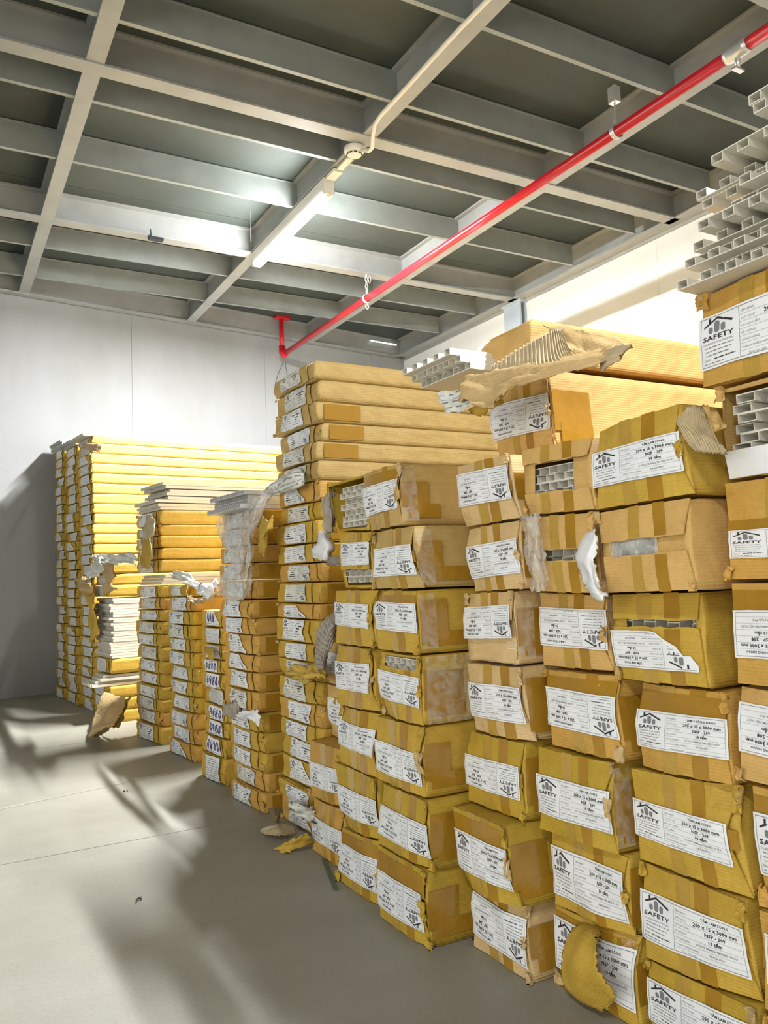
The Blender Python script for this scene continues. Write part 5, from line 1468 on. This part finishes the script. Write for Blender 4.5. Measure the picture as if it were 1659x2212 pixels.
# ------------------------------------------------------------------ torn sheets
SHEETS = {
 'cover_corrugated': [[(0.9813,1.2824,1.2109),(1.0027,1.2074,1.2333),(1.024,1.1496,1.2489),(1.04,1.135,1.2503)],[(0.976,1.2761,1.1994),(0.9867,1.1901,1.1997),(1.0027,1.1223,1.1982),(1.0133,1.0837,1.1876)],[(0.976,1.2724,1.1872),(0.976,1.1784,1.1795),(0.9867,1.0995,1.1734),(1.0027,1.0425,1.1691)]],
 'cover_face': [[(0.96,1.3533,1.2047),(0.9707,1.2646,1.1961),(0.9813,1.1571,1.1873),(0.9973,1.0621,1.177),(1.04,1.003,1.1827)],[(0.9387,1.3379,1.1769),(0.9493,1.2541,1.1565),(0.96,1.1736,1.1626),(0.9813,1.0702,1.1546),(1.024,0.9993,1.166)],[(0.928,1.3278,1.148),(0.9333,1.2254,1.1127),(0.9493,1.1922,1.1428),(0.9707,1.0957,1.1453),(1.0133,1.0176,1.1474)]],
 'cover_flap': [[(1.0453,1.1859,1.2739),(1.056,1.123,1.2542),(1.0667,1.0609,1.2236),(1.0773,1.0147,1.1925)],[(1.0347,1.1593,1.2475),(1.04,1.0964,1.2103),(1.0507,1.0466,1.1956),(1.0667,1.0072,1.1834)],[(1.024,1.1195,1.2174),(1.0293,1.0703,1.1789),(1.04,1.0544,1.1777),(1.0613,1.0189,1.1792)]],
 'cover_tongue': [[(1.0293,1.0549,1.1784),(1.024,0.9985,1.1765),(1.024,0.9542,1.1711)],[(1.0293,1.0389,1.16),(1.0133,0.9838,1.1585),(1.0133,0.9443,1.1664)],[(1.0293,1.0289,1.1409),(1.0133,0.9739,1.1479),(1.0133,0.9424,1.1643)]],
 'hanging_label': [[(0.9493,1.4357,1.1843),(0.9493,1.3653,1.1771),(0.96,1.3225,1.1744),(0.96,1.273,1.1578)],[(0.9387,1.412,1.1584),(0.9387,1.3465,1.1508),(0.944,1.3019,1.1476),(0.9547,1.2849,1.1505)],[(0.9387,1.3822,1.1307),(0.9387,1.3366,1.1257),(0.944,1.3063,1.1315),(0.9493,1.2784,1.1394)]],
 'hanging_kraft': [[(0.96,1.342,1.1312),(0.96,1.293,1.1404),(0.9813,1.2669,1.1507)],[(0.9707,1.3256,1.1142),(0.976,1.285,1.1211),(0.992,1.2594,1.1359)]],
 'side_flap_b': [[(1.0347,0.8794,1.0478),(1.0133,0.8245,1.0383),(1.0133,0.8079,1.0335)],[(1.0133,0.8641,1.03),(0.9973,0.8137,1.0067),(0.9973,0.7805,0.9871)],[(1.0027,0.8379,0.9956),(0.992,0.7984,0.9849),(0.992,0.7665,0.9695)],[(1.0027,0.8185,0.9684),(0.9973,0.7922,0.9628),(0.9973,0.7639,0.9558)]],
 'side_flap_c': [[(1.0133,0.8077,1.0363),(1.024,0.8081,1.0343),(1.04,0.8086,1.0313)],[(1.0027,0.8008,1.0138),(1.0133,0.7894,1.0054),(1.0293,0.7892,1.0134)],[(1.0027,0.7926,0.9915),(1.0133,0.7846,0.9942),(1.0293,0.7808,0.9972)]],
 'white_tear': [[(1.024,1.0886,0.8618),(0.992,1.034,0.8618),(0.992,1.0241,0.846)],[(1.0027,1.0904,0.8164),(0.9813,1.0466,0.8153),(0.9867,1.0273,0.8185)],[(1.0027,1.0785,0.7873),(0.976,1.0295,0.7873),(0.9867,1.0252,0.7869)],[(0.9973,1.0653,0.763),(0.9707,1.0138,0.7624),(0.9813,1.0088,0.7589)],[(1.0027,1.0585,0.7466),(0.9707,1.0033,0.7439),(0.9867,0.9997,0.7525)]],
 'clear_wrap': [[(1.0027,1.2407,0.9002),(0.9867,1.1916,0.9017),(1.0027,1.1824,0.9028)],[(0.9973,1.2229,0.8612),(0.976,1.1725,0.8585),(0.9973,1.1714,0.86)],[(0.9973,1.2185,0.8075),(0.976,1.166,0.8049),(0.9973,1.1667,0.7992)],[(0.9973,1.2099,0.7579),(0.9813,1.168,0.7577),(0.9973,1.1683,0.7614)]],
 'curl_flap': [[(1.072,1.1946,0.1383),(1.072,1.17,0.1419),(1.072,1.1465,0.1386)],[(1.04,1.1876,0.1341),(1.0293,1.1485,0.1465),(1.0293,1.1157,0.1486)],[(1.0187,1.1907,0.1093),(1.0027,1.1352,0.1298),(1.0027,1.0942,0.1412)],[(1.0133,1.1976,0.0712),(0.9973,1.138,0.0946),(0.9973,1.0874,0.1145)],[(1.0187,1.2015,0.033),(1.0027,1.1347,0.0592),(1.0027,1.0682,0.0943)],[(1.0293,1.1871,0.0181),(1.0133,1.1246,0.0371),(1.0133,1.0671,0.0654)],[(1.04,1.1704,0.0077),(1.024,1.1196,0.0245),(1.024,1.0824,0.0468)]],
 'print_flap': [[(0.992,2.0668,0.6968),(0.9707,2.0059,0.683),(0.96,1.996,0.6338)],[(0.96,2.0674,0.6778),(0.9387,1.9935,0.6565),(0.9493,1.9951,0.6184)],[(0.9493,2.1029,0.6382),(0.928,2.0087,0.6191),(0.944,2.0026,0.6009)],[(0.96,2.143,0.5828),(0.9387,2.0526,0.5778),(0.9493,2.0396,0.5728)],[(0.9813,2.1678,0.5287),(0.9653,2.1071,0.5353),(0.9707,2.0935,0.5386)]],
 'bubble_sheet': [[(1.0027,2.1742,0.9313),(0.9813,2.0965,0.9239),(1.0027,2.111,0.9166)],[(0.992,2.2068,0.889),(0.96,2.0595,0.8852),(0.992,2.0606,0.8756)],[(0.992,2.2193,0.8534),(0.9707,2.0916,0.8416),(0.992,2.0938,0.8386)]],
 'ribbed_flap': [[(0.9493,2.0462,1.0146),(0.9387,1.9805,1.0207),(0.96,1.9834,1.0316)],[(0.9493,2.0372,0.9657),(0.9333,1.9639,0.9686),(0.96,1.9814,0.9741)],[(0.9547,2.0366,0.9177),(0.944,1.9811,0.917),(0.9653,1.9874,0.9198)]],
 'ribbed_flap_low': [[(0.9813,2.092,0.8507),(0.96,1.9781,0.8536),(0.9493,1.9,0.8558)],[(0.9813,2.0965,0.831),(0.96,1.9915,0.8262),(0.944,1.8991,0.8328)]],
 'drooping_label': [[(1.0133,2.6605,1.1018),(0.9973,2.5296,1.1222),(1.0027,2.4114,1.1387),(1.024,2.3548,1.1441)],[(0.992,2.5962,1.085),(0.9813,2.47,1.0918),(0.9813,2.3394,1.0995),(1.0027,2.2824,1.1078)],[(1.0027,2.5979,1.0822),(0.992,2.4531,1.0734),(0.992,2.3364,1.0759),(1.0133,2.3046,1.0875)]],
 'plastic_film': [[(0.9707,2.9531,1.0789),(0.9707,2.6862,1.071),(0.9813,2.4912,1.0833)],[(0.9493,2.9699,1.0094),(0.928,2.6659,0.9912),(0.96,2.5414,1.029)],[(0.9387,2.844,0.9107),(0.912,2.6243,0.9172),(0.9387,2.5677,0.9608)],[(0.9387,2.8053,0.859),(0.9067,2.603,0.8617),(0.9387,2.5861,0.8838)],[(0.9387,2.9156,0.802),(0.9067,2.664,0.8002),(0.9387,2.5991,0.8218)],[(0.9387,2.998,0.7432),(0.912,2.7089,0.7236),(0.9387,2.6362,0.7421)]],
 'kraft_curl': [[(0.9707,2.5707,1.0158),(0.9493,2.465,0.9844),(0.9707,2.4689,1.0075)],[(0.96,2.5712,0.9766),(0.9387,2.4516,0.9534),(0.96,2.4446,0.9604)],[(0.96,2.5919,0.9308),(0.9387,2.4912,0.9256),(0.96,2.4959,0.9363)],[(0.9707,2.6052,0.8919),(0.9547,2.5285,0.8736),(0.9707,2.5463,0.8523)]],
 'grey_flap': [[(0.9387,4.1029,1.136),(0.9387,3.9489,1.1055)],[(0.9173,4.0927,1.07),(0.9173,3.8715,1.0376)],[(0.9067,4.068,1.0131),(0.9067,3.9693,1.0033)]],
 'olive_flap': [[(0.9173,4.1363,1.0191),(0.9173,3.9576,1.0093)],[(0.9067,4.1021,0.9433),(0.9067,3.8964,0.9353)],[(0.9173,4.1744,0.8825),(0.9173,4.0039,0.8601)]],
 'torn_top_a': [[(1.0027,3.9325,0.8428),(0.9813,3.6512,0.8424),(0.992,3.5239,0.8275)],[(0.9813,3.7498,0.8057),(0.96,3.499,0.7958),(0.9813,3.3965,0.7824)]],
 'torn_top_b': [[(0.9813,3.6072,0.796),(0.96,3.3916,0.7832),(0.9813,3.3482,0.7899)],[(0.9707,3.5088,0.7834),(0.9493,3.3338,0.7717),(0.9707,3.2857,0.7822)]],
 'torn_top_c': [[(0.992,3.3714,0.7819),(0.976,3.1814,0.7889),(0.992,3.1292,0.7879)],[(0.9707,3.3403,0.7631),(0.9547,3.1567,0.76),(0.9707,3.0989,0.7631)],[(0.9707,3.3961,0.7475),(0.9547,3.2087,0.7339),(0.9707,3.1676,0.7299)]],
 'torn_top_d': [[(1.0133,3.6356,0.7281),(0.9813,3.2987,0.7244),(0.992,3.1428,0.7622)],[(0.992,3.6053,0.7086),(0.96,3.2935,0.7064),(0.976,3.1542,0.7297)]],
 'crush_a': [[(0.8747,5.3815,0.9729),(0.8427,4.7402,0.9665),(0.8427,4.266,0.9436),(0.8747,4.0903,0.9319)],[(0.8533,5.1044,0.9244),(0.8213,4.4889,0.8978),(0.8213,4.16,0.8984),(0.8533,3.993,0.8795)]],
 'crush_b': [[(0.8427,4.7846,0.9261),(0.8213,4.424,0.9083)],[(0.8213,4.6111,0.8503),(0.8,4.2387,0.8449)],[(0.8107,4.58,0.8125),(0.8,4.314,0.7939)],[(0.8267,4.618,0.749),(0.816,4.3029,0.76)]],
 'crush_c': [[(0.8107,5.557,0.8301),(0.8213,5.2591,0.8495)],[(0.8,5.3727,0.7763),(0.8107,5.0261,0.7973)],[(0.8107,5.2648,0.7245),(0.8213,4.9662,0.7479)]],
 'crush_strip': [[(0.8213,5.3672,0.7987),(0.8213,5.0273,0.8024)],[(0.8213,5.2303,0.6904),(0.8213,4.9372,0.6944)],[(0.8267,5.1013,0.5677),(0.8267,4.9431,0.5734)],[(0.8373,5.1717,0.4448),(0.8373,5.0428,0.4522)]],
 'crush_d': [[(0.8427,5.0237,0.9499),(0.8213,4.6626,0.9434)],[(0.8213,5.0561,0.8907),(0.8,4.5994,0.871)],[(0.8107,5.1573,0.8315),(0.8,4.7735,0.838)]],
 'spill': [[(0.864,4.9371,0.1743),(0.8427,4.493,0.2104),(0.864,4.2919,0.2121)],[(0.8,4.7138,0.1397),(0.7787,4.2743,0.1771),(0.8213,4.1711,0.1697)],[(0.7467,4.5121,0.098),(0.736,4.162,0.1336),(0.7893,4.1214,0.1375)],[(0.704,4.3647,0.0676),(0.704,4.1282,0.0938),(0.7573,4.1142,0.1026)],[(0.7117,4.514,0.0064),(0.7254,4.4426,0.0064),(0.7672,4.4997,0.0064)]],
 'spill_kraft': [[(0.8533,4.5001,0.1891),(0.8533,4.3555,0.1776),(0.8853,4.3059,0.2153)],[(0.832,4.4409,0.1098),(0.832,4.2963,0.1176),(0.8533,4.2884,0.1278)],[(0.8107,4.3541,0.0654),(0.832,4.3701,0.0558),(0.864,4.4143,0.074)]],
 'scrap_a': [[(0.909,2.4875,0.0053),(0.9473,2.4329,0.032),(0.9988,2.4376,0.016)],[(0.9047,2.4354,0.0053),(0.9235,2.3547,0.0213),(0.9893,2.3861,0.0053)]],
 'scrap_b': [[(0.8799,2.2941,0.0053),(0.9137,2.2184,0.048),(0.9466,2.1934,0.064)],[(0.889,2.2448,0.0053),(0.9359,2.2252,0.016),(0.9715,2.2188,0.0267)]],
 'scrap_dark': [[(0.96,2.5529,0.0503),(0.9387,2.4474,0.0739),(0.9707,2.4655,0.0686)],[(0.9387,2.4729,0.0508),(0.928,2.4014,0.0627),(0.9493,2.4205,0.0615)],[(0.928,2.4222,0.0423),(0.9227,2.381,0.0505),(0.9387,2.3948,0.0471)]],
 'crush_yellow': [[(1.0027,2.4688,0.5041),(0.9813,2.2966,0.5289),(1.0133,2.2308,0.5343)],[(0.9813,2.3907,0.4924),(0.96,2.2138,0.5132),(0.992,2.1402,0.5222)],[(0.992,2.3608,0.4827),(0.976,2.211,0.4931),(1.0027,2.1521,0.4963)]],
 'crush_low_a': [[(0.9813,2.36,0.1148),(0.96,2.2396,0.1265),(0.9813,2.2085,0.1169)],[(0.9707,2.381,0.0783),(0.9493,2.2444,0.0927),(0.9707,2.2002,0.084)]],
 'kraft_tab': [[(0.992,3.7109,0.7709),(0.9813,3.5474,0.7832)],[(0.9813,3.6571,0.7377),(0.9707,3.5118,0.7309)]],
 'yellow_tab': [[(0.9707,3.2682,0.5253),(0.9707,3.1487,0.5327)],[(0.9493,3.1789,0.5069),(0.9493,3.0755,0.5069)],[(0.96,3.1658,0.4851),(0.96,3.1111,0.4856)]],
 'front_tear': [[(0.8533,5.5814,1.7322),(0.832,5.028,1.6401),(0.8533,4.8316,1.6046)],[(0.832,5.37,1.6586),(0.816,4.9017,1.5754),(0.8373,4.8152,1.5633)]],
 'ribs_low': [[(0.96,2.9992,0.3314),(0.944,2.8523,0.3543),(0.96,2.7968,0.3724)],[(0.96,2.9906,0.2896),(0.9387,2.8289,0.3088),(0.96,2.8104,0.3137)]],
 'tongue_low': [[(0.96,2.9034,0.3012),(0.9493,2.7196,0.3413),(0.96,2.6193,0.3593)],[(0.9493,2.8458,0.2987),(0.9387,2.6671,0.3245),(0.9547,2.5996,0.3045)]],
}


def sheet(key, name, mat, label=None, cat=None, group=None, parent=None, thick=.003, jag=.006, ripple=0.0, rfreq=12, res=(20, 12), crumple=.002, axis=0, smooth=True, mat_print=None, seed=1):
    C = np.array(SHEETS[key], float)
    R_, K_ = C.shape[:2]

    def interp(C, n, ax):
        k = C.shape[ax]
        t = np.linspace(0, k - 1, n)
        i = np.clip(t.astype(int), 0, k - 2)
        f = t - i
        g = lambda j: np.take(C, np.clip(j, 0, k - 1), axis=ax)
        sh = [1, 1, 1]; sh[ax] = n
        f = f.reshape(sh)
        p0, p1, p2, p3 = g(i - 1), g(i), g(i + 1), g(i + 2)
        return .5 * ((2 * p1) + (-p0 + p2) * f + (2 * p0 - 5 * p1 + 4 * p2 - p3) * f ** 2 + (-p0 + 3 * p1 - 3 * p2 + p3) * f ** 3)
    nu, nv = res
    G = interp(interp(C, nv, 0), nu, 1)      # nv x nu x 3
    du = np.gradient(G, axis=1); dv = np.gradient(G, axis=0)
    Nn = np.cross(du, dv); Nn /= (np.linalg.norm(Nn, axis=2)[..., None] + 1e-9)
    if Nn[..., 0].mean() > 0: Nn = -Nn
    rs = np.random.RandomState(seed)
    uu, vv = np.meshgrid(np.linspace(0, 1, nu), np.linspace(0, 1, nv))
    dis = crumple * (np.sin(uu * 11 + vv * 7 + seed) + np.sin(uu * 5 - vv * 13 + seed * 2) + rs.randn(nv, nu) * .5)
    if ripple:
        dis = dis + ripple * np.sin(2 * math.pi * rfreq * (uu if axis == 0 else vv))
    G = G + Nn * dis[..., None]
    tu = du / (np.linalg.norm(du, axis=2)[..., None] + 1e-9); tv = dv / (np.linalg.norm(dv, axis=2)[..., None] + 1e-9)
    for e, idx_, tt in ((0, (0, slice(None)), tv), (1, (-1, slice(None)), tv), (2, (slice(None), 0), tu), (3, (slice(None), -1), tu)):
        m_ = G[idx_].shape[0]
        G[idx_] += tt[idx_] * (rs.uniform(-1, 1, m_) * jag)[:, None]
    # keep everything above the floor
    G[..., 2] = np.maximum(G[..., 2], .003)
    O = G.reshape(-1, 3).mean(axis=0)
    O[2] = G[..., 2].min()
    if parent is not None:
        O = np.array(parent.location)
    top = (G - O).reshape(-1, 3)
    bot = (G - Nn * thick - O).reshape(-1, 3)
    if parent is None: bot[:, 2] = np.maximum(bot[:, 2], .0015 - O[2])
    n1 = len(top)
    F = grid_faces(nv, nu)
    F2 = [tuple(i + n1 for i in f[::-1]) for f in F]
    rr = [(i, 0) for i in range(nv)] + [(nv - 1, j) for j in range(1, nu)] + [(i, nu - 1) for i in range(nv - 2, -1, -1)] + [(0, j) for j in range(nu - 2, 0, -1)]
    ids = [i * nu + j for i, j in rr]
    F3 = [(ids[k], ids[k] + n1, ids[(k + 1) % len(ids)] + n1, ids[(k + 1) % len(ids)]) for k in range(len(ids))]
    if thick > 0:
        o = mesh_ob(name, list(top) + list(bot), F + F2 + F3, mat, parent, smooth)
    else:
        o = mesh_ob(name, list(top), F, mat, parent, smooth)
    if parent is None:
        o.location = tuple(O)
        tag(o, label, cat, group)
    elif label: o['label'] = label
    if mat_print:
        # printed rows on the sheet
        P_ = Print(); rng = random.Random(seed)
        V, F = [], []
        for r_ in range(2, nv - 2, 2):
            for c_ in range(1, nu - 2):
                if rng.random() < .3: continue
                p = top.reshape(nv, nu, 3); q = Nn * .0008
                a, b, c2, d3 = p[r_, c_], p[r_, c_ + 1], p[r_ + 1, c_ + 1], p[r_ + 1, c_]
                k = len(V)
                V += [a + q[r_, c_], a * .1 + b * .9 + q[r_, c_ + 1], (b * .55 + c2 * .45) * .9 + a * .1 + q[r_ + 1, c_ + 1], a * .55 + d3 * .45 + q[r_ + 1, c_]]
                F.append((k, k + 1, k + 2, k + 3))
        mesh_ob('label_print', V, F, mat_print, o)
    return o


B3 = ALLBOX
tc = thing('torn_cover', tuple(np.array(SHEETS['cover_face'][2][0])), 'ragged corrugated cardboard cover torn over the third stack of boxes', 'torn cardboard')
sheet('cover_corrugated', 'corrugated_layer', RIBBED, parent=tc, ripple=.0024, rfreq=24, res=(200, 10), jag=.0015, crumple=.0004, seed=3)
sheet('cover_face', 'kraft_layer', KRAFT_IN, parent=tc, res=(34, 12), jag=.007, crumple=.002, seed=4)
sheet('cover_flap', 'torn_flap', KRAFT_IN, parent=tc, res=(20, 10), jag=.008, seed=5)
sheet('cover_tongue', 'torn_tongue', RIBBED, parent=tc, res=(14, 8), jag=.004, seed=6)
sheet('hanging_label', 'hanging_label', PAPER_D, 'crumpled printed label hanging below the ragged cardboard cover', 'torn label', thick=.0006, res=(16, 12), jag=.004, crumple=.003, mat_print=INK_G, seed=7)
sheet('hanging_kraft', 'torn_cardboard', CART[0], 'small torn kraft flap behind the hanging crumpled label', 'torn cardboard', res=(10, 6), seed=8)
tf = thing('torn_flap_piece', tuple(np.array(SHEETS['side_flap_b'][2][1])), 'torn corrugated flap folded between the two right upper boxes', 'torn cardboard')
sheet('side_flap_b', 'corrugated_layer', RIBBED, parent=tf, ripple=.0022, rfreq=13, res=(110, 14), jag=.003, crumple=.001, seed=9)
sheet('side_flap_c', 'kraft_layer', CART[2], parent=tf, res=(10, 10), jag=.004, seed=10)
sheet('clear_wrap', 'plastic_sheet', FILM_W, 'clear plastic wrap hanging over the narrow-slot box edge', 'plastic sheet', thick=0, res=(16, 30), jag=.003, crumple=.0025, ripple=.002, rfreq=3, seed=48)
sheet('white_tear', 'torn_paper', PAPER, 'strip of torn white paper hanging between two open boxes', 'torn paper', thick=.0007, res=(12, 24), jag=.005, crumple=.0016, seed=11)
sheet('curl_flap', 'torn_cardboard', CART[0], 'curled torn cardboard flap peeling off the bottom box beside the floor', 'torn cardboard', thick=.004, res=(18, 36), jag=.006, crumple=.0012, seed=12)
sheet('print_flap', 'printed_flap', GREYRIB, 'curved grey flap with printed lines beside the tall flat stack', 'torn cardboard', thick=.002, ripple=.0012, rfreq=9, res=(50, 28), jag=.003, mat_print=INK_G, seed=13)
sheet('bubble_sheet', 'torn_paper', PAPER, 'white foam sheet hanging left of the half-labelled box', 'torn paper', thick=.002, res=(12, 14), jag=.004, crumple=.003, seed=14)
sheet('ribbed_flap', 'torn_cardboard', GREYRIB, 'upright ribbed cardboard flap left of the exposed panel ends', 'torn cardboard', ripple=.0022, rfreq=7, res=(60, 12), jag=.003, seed=15)
sheet('ribbed_flap_low', 'torn_cardboard', GREYRIB, 'small ribbed flap under the white foam sheet', 'torn cardboard', ripple=.0018, rfreq=6, axis=1, res=(14, 50), jag=.004, seed=16)
sheet('drooping_label', 'torn_label', PAPER_D, 'drooping torn label jutting left from the tallest flat stack', 'torn label', thick=.0007, res=(20, 12), jag=.004, crumple=.003, mat_print=INK_G, seed=17)
sheet('plastic_film', 'plastic_sheet', FILM_W, 'milky plastic sheet hanging over the flat boxes left of the tallest stack', 'plastic sheet', thick=0, res=(60, 50), jag=.005, crumple=.004, ripple=.008, rfreq=4, seed=18)
sheet('kraft_curl', 'torn_cardboard', CART[0], 'curled kraft strip hanging right of the plastic sheet', 'torn cardboard', res=(10, 26), jag=.004, seed=19)
sheet('grey_flap', 'torn_cardboard', RIBBED, 'pale torn flap hanging at the corner of the cream panel stack', 'torn cardboard', res=(10, 14), jag=.006, seed=20)
sheet('olive_flap', 'torn_cardboard', CART[1], 'olive cardboard strip hanging below the pale torn flap', 'torn cardboard', res=(10, 16), jag=.003, seed=21)
for i, k in enumerate('abcd'):
    sheet('torn_top_' + k, 'torn_paper', [PAPER_D, PAPER, PAPER, RIBBED][i], ['printed paper scrap', 'small white paper curl', 'square white paper scrap', 'crumpled brown board scrap'][i] + ' on top of the stack left of the violet labels', 'torn paper', thick=.0012, res=(14, 10), jag=.007, crumple=.006, seed=22 + i)
for i, k in enumerate(('crush_a', 'crush_b', 'crush_c', 'crush_strip', 'crush_d')):
    sheet(k, 'torn_cardboard', [PAPER_D, KRAFT_IN, KRAFT_IN, CART[0], PAPER_D][i], ['long pale board strip crushed', 'folded pale board tongue', 'pointed kraft scrap', 'long yellow strip hanging down', 'crumpled board lump'][i] + ' on the torn-open stack', 'torn cardboard', thick=.002, res=(18, 14), jag=.010, crumple=.008, seed=30 + i)
sheet('spill', 'torn_cardboard', KRAFT_IN, 'big beige cardboard sheet slumping from the torn stack to the floor', 'torn cardboard', res=(18, 26), jag=.010, crumple=.003, seed=36)
sheet('spill_kraft', 'torn_cardboard', CART[0], 'folded yellow board behind the big slumping beige sheet', 'torn cardboard', res=(14, 14), jag=.010, crumple=.004, seed=37)
sheet('scrap_a', 'cardboard_scrap', RIBBED, 'flat pale cardboard scrap on the floor beside the flat stacks', 'torn cardboard', res=(16, 8), jag=.006, crumple=.002, seed=38)
sheet('scrap_b', 'cardboard_scrap', CART[0], 'mustard cardboard scrap on the floor beside the taller brown boxes', 'torn cardboard', res=(16, 8), jag=.006, crumple=.002, seed=39)
sheet('scrap_dark', 'cardboard_scrap', DARKIN, 'dark cone of folded board at the foot of the tallest flat stack', 'torn cardboard', res=(12, 12), jag=.004, crumple=.002, seed=40)
sheet('crush_yellow', 'torn_cardboard', CART[4], 'crushed yellow board wedged halfway up the tallest flat stack', 'torn cardboard', res=(26, 12), jag=.012, crumple=.008, seed=41)
sheet('crush_low_a', 'torn_paper', PAPER_D, 'shredded grey paper between the lowest boxes of the tallest flat stack', 'torn paper', thick=.0015, res=(22, 14), jag=.012, crumple=.010, seed=42)
sheet('kraft_tab', 'torn_cardboard', CART[1], 'small rounded kraft tab beside the white paper scraps', 'torn cardboard', res=(8, 8), jag=.003, seed=43)
sheet('yellow_tab', 'torn_cardboard', CART[0], 'rounded yellow tab above the violet labels', 'torn cardboard', res=(8, 8), jag=.002, seed=44)
sheet('front_tear', 'torn_cardboard', KRAFT_IN, 'pale torn flap near the top of the tall yellow-sided stack', 'torn cardboard', res=(14, 8), jag=.006, crumple=.003, seed=45)
sheet('ribs_low', 'torn_cardboard', GREYRIB, 'bare ribbed board between violet labels and their right neighbours', 'torn cardboard', ripple=.003, rfreq=7, axis=0, res=(56, 12), jag=.008, seed=46)
sheet('tongue_low', 'torn_label', PAPER, 'pointed white label tongue low in the stack left of the tallest', 'torn label', thick=.0007, res=(16, 8), jag=.004, crumple=.003, seed=47)

# strap and crumbs on the floor
mb = MB()
mb.bar((1.82 * S, 4.02 * S, .002), (1.69 * S, 3.60 * S, .002), .012, .003)
tag(mb.build('packing_strap', GREEN), 'short dark green strap lying on the floor beside the brown boxes', 'strap')
rg = random.Random(8)
for i, (x, y) in enumerate(((.86, 4.03), (1.22, 6.1), (1.93, 2.80))):
    m = MB()
    for k in range(3):
        a = rg.uniform(0, 6.28)
        p = np.array([x * S + rg.uniform(-.006, .006), y * S + rg.uniform(-.006, .006), .003])
        m.bar(p, p + np.array([math.cos(a) * .009, math.sin(a) * .009, .002]), .004, .003)
    tag(m.build('floor_crumb', BLACK), ['dark speck of debris in the bright part of the floor', 'dark speck of debris on the floor near the flat stacks', 'dark scrap on the floor between two bottom boxes'][i], 'debris')
bpy.data.objects.remove(_tmp)
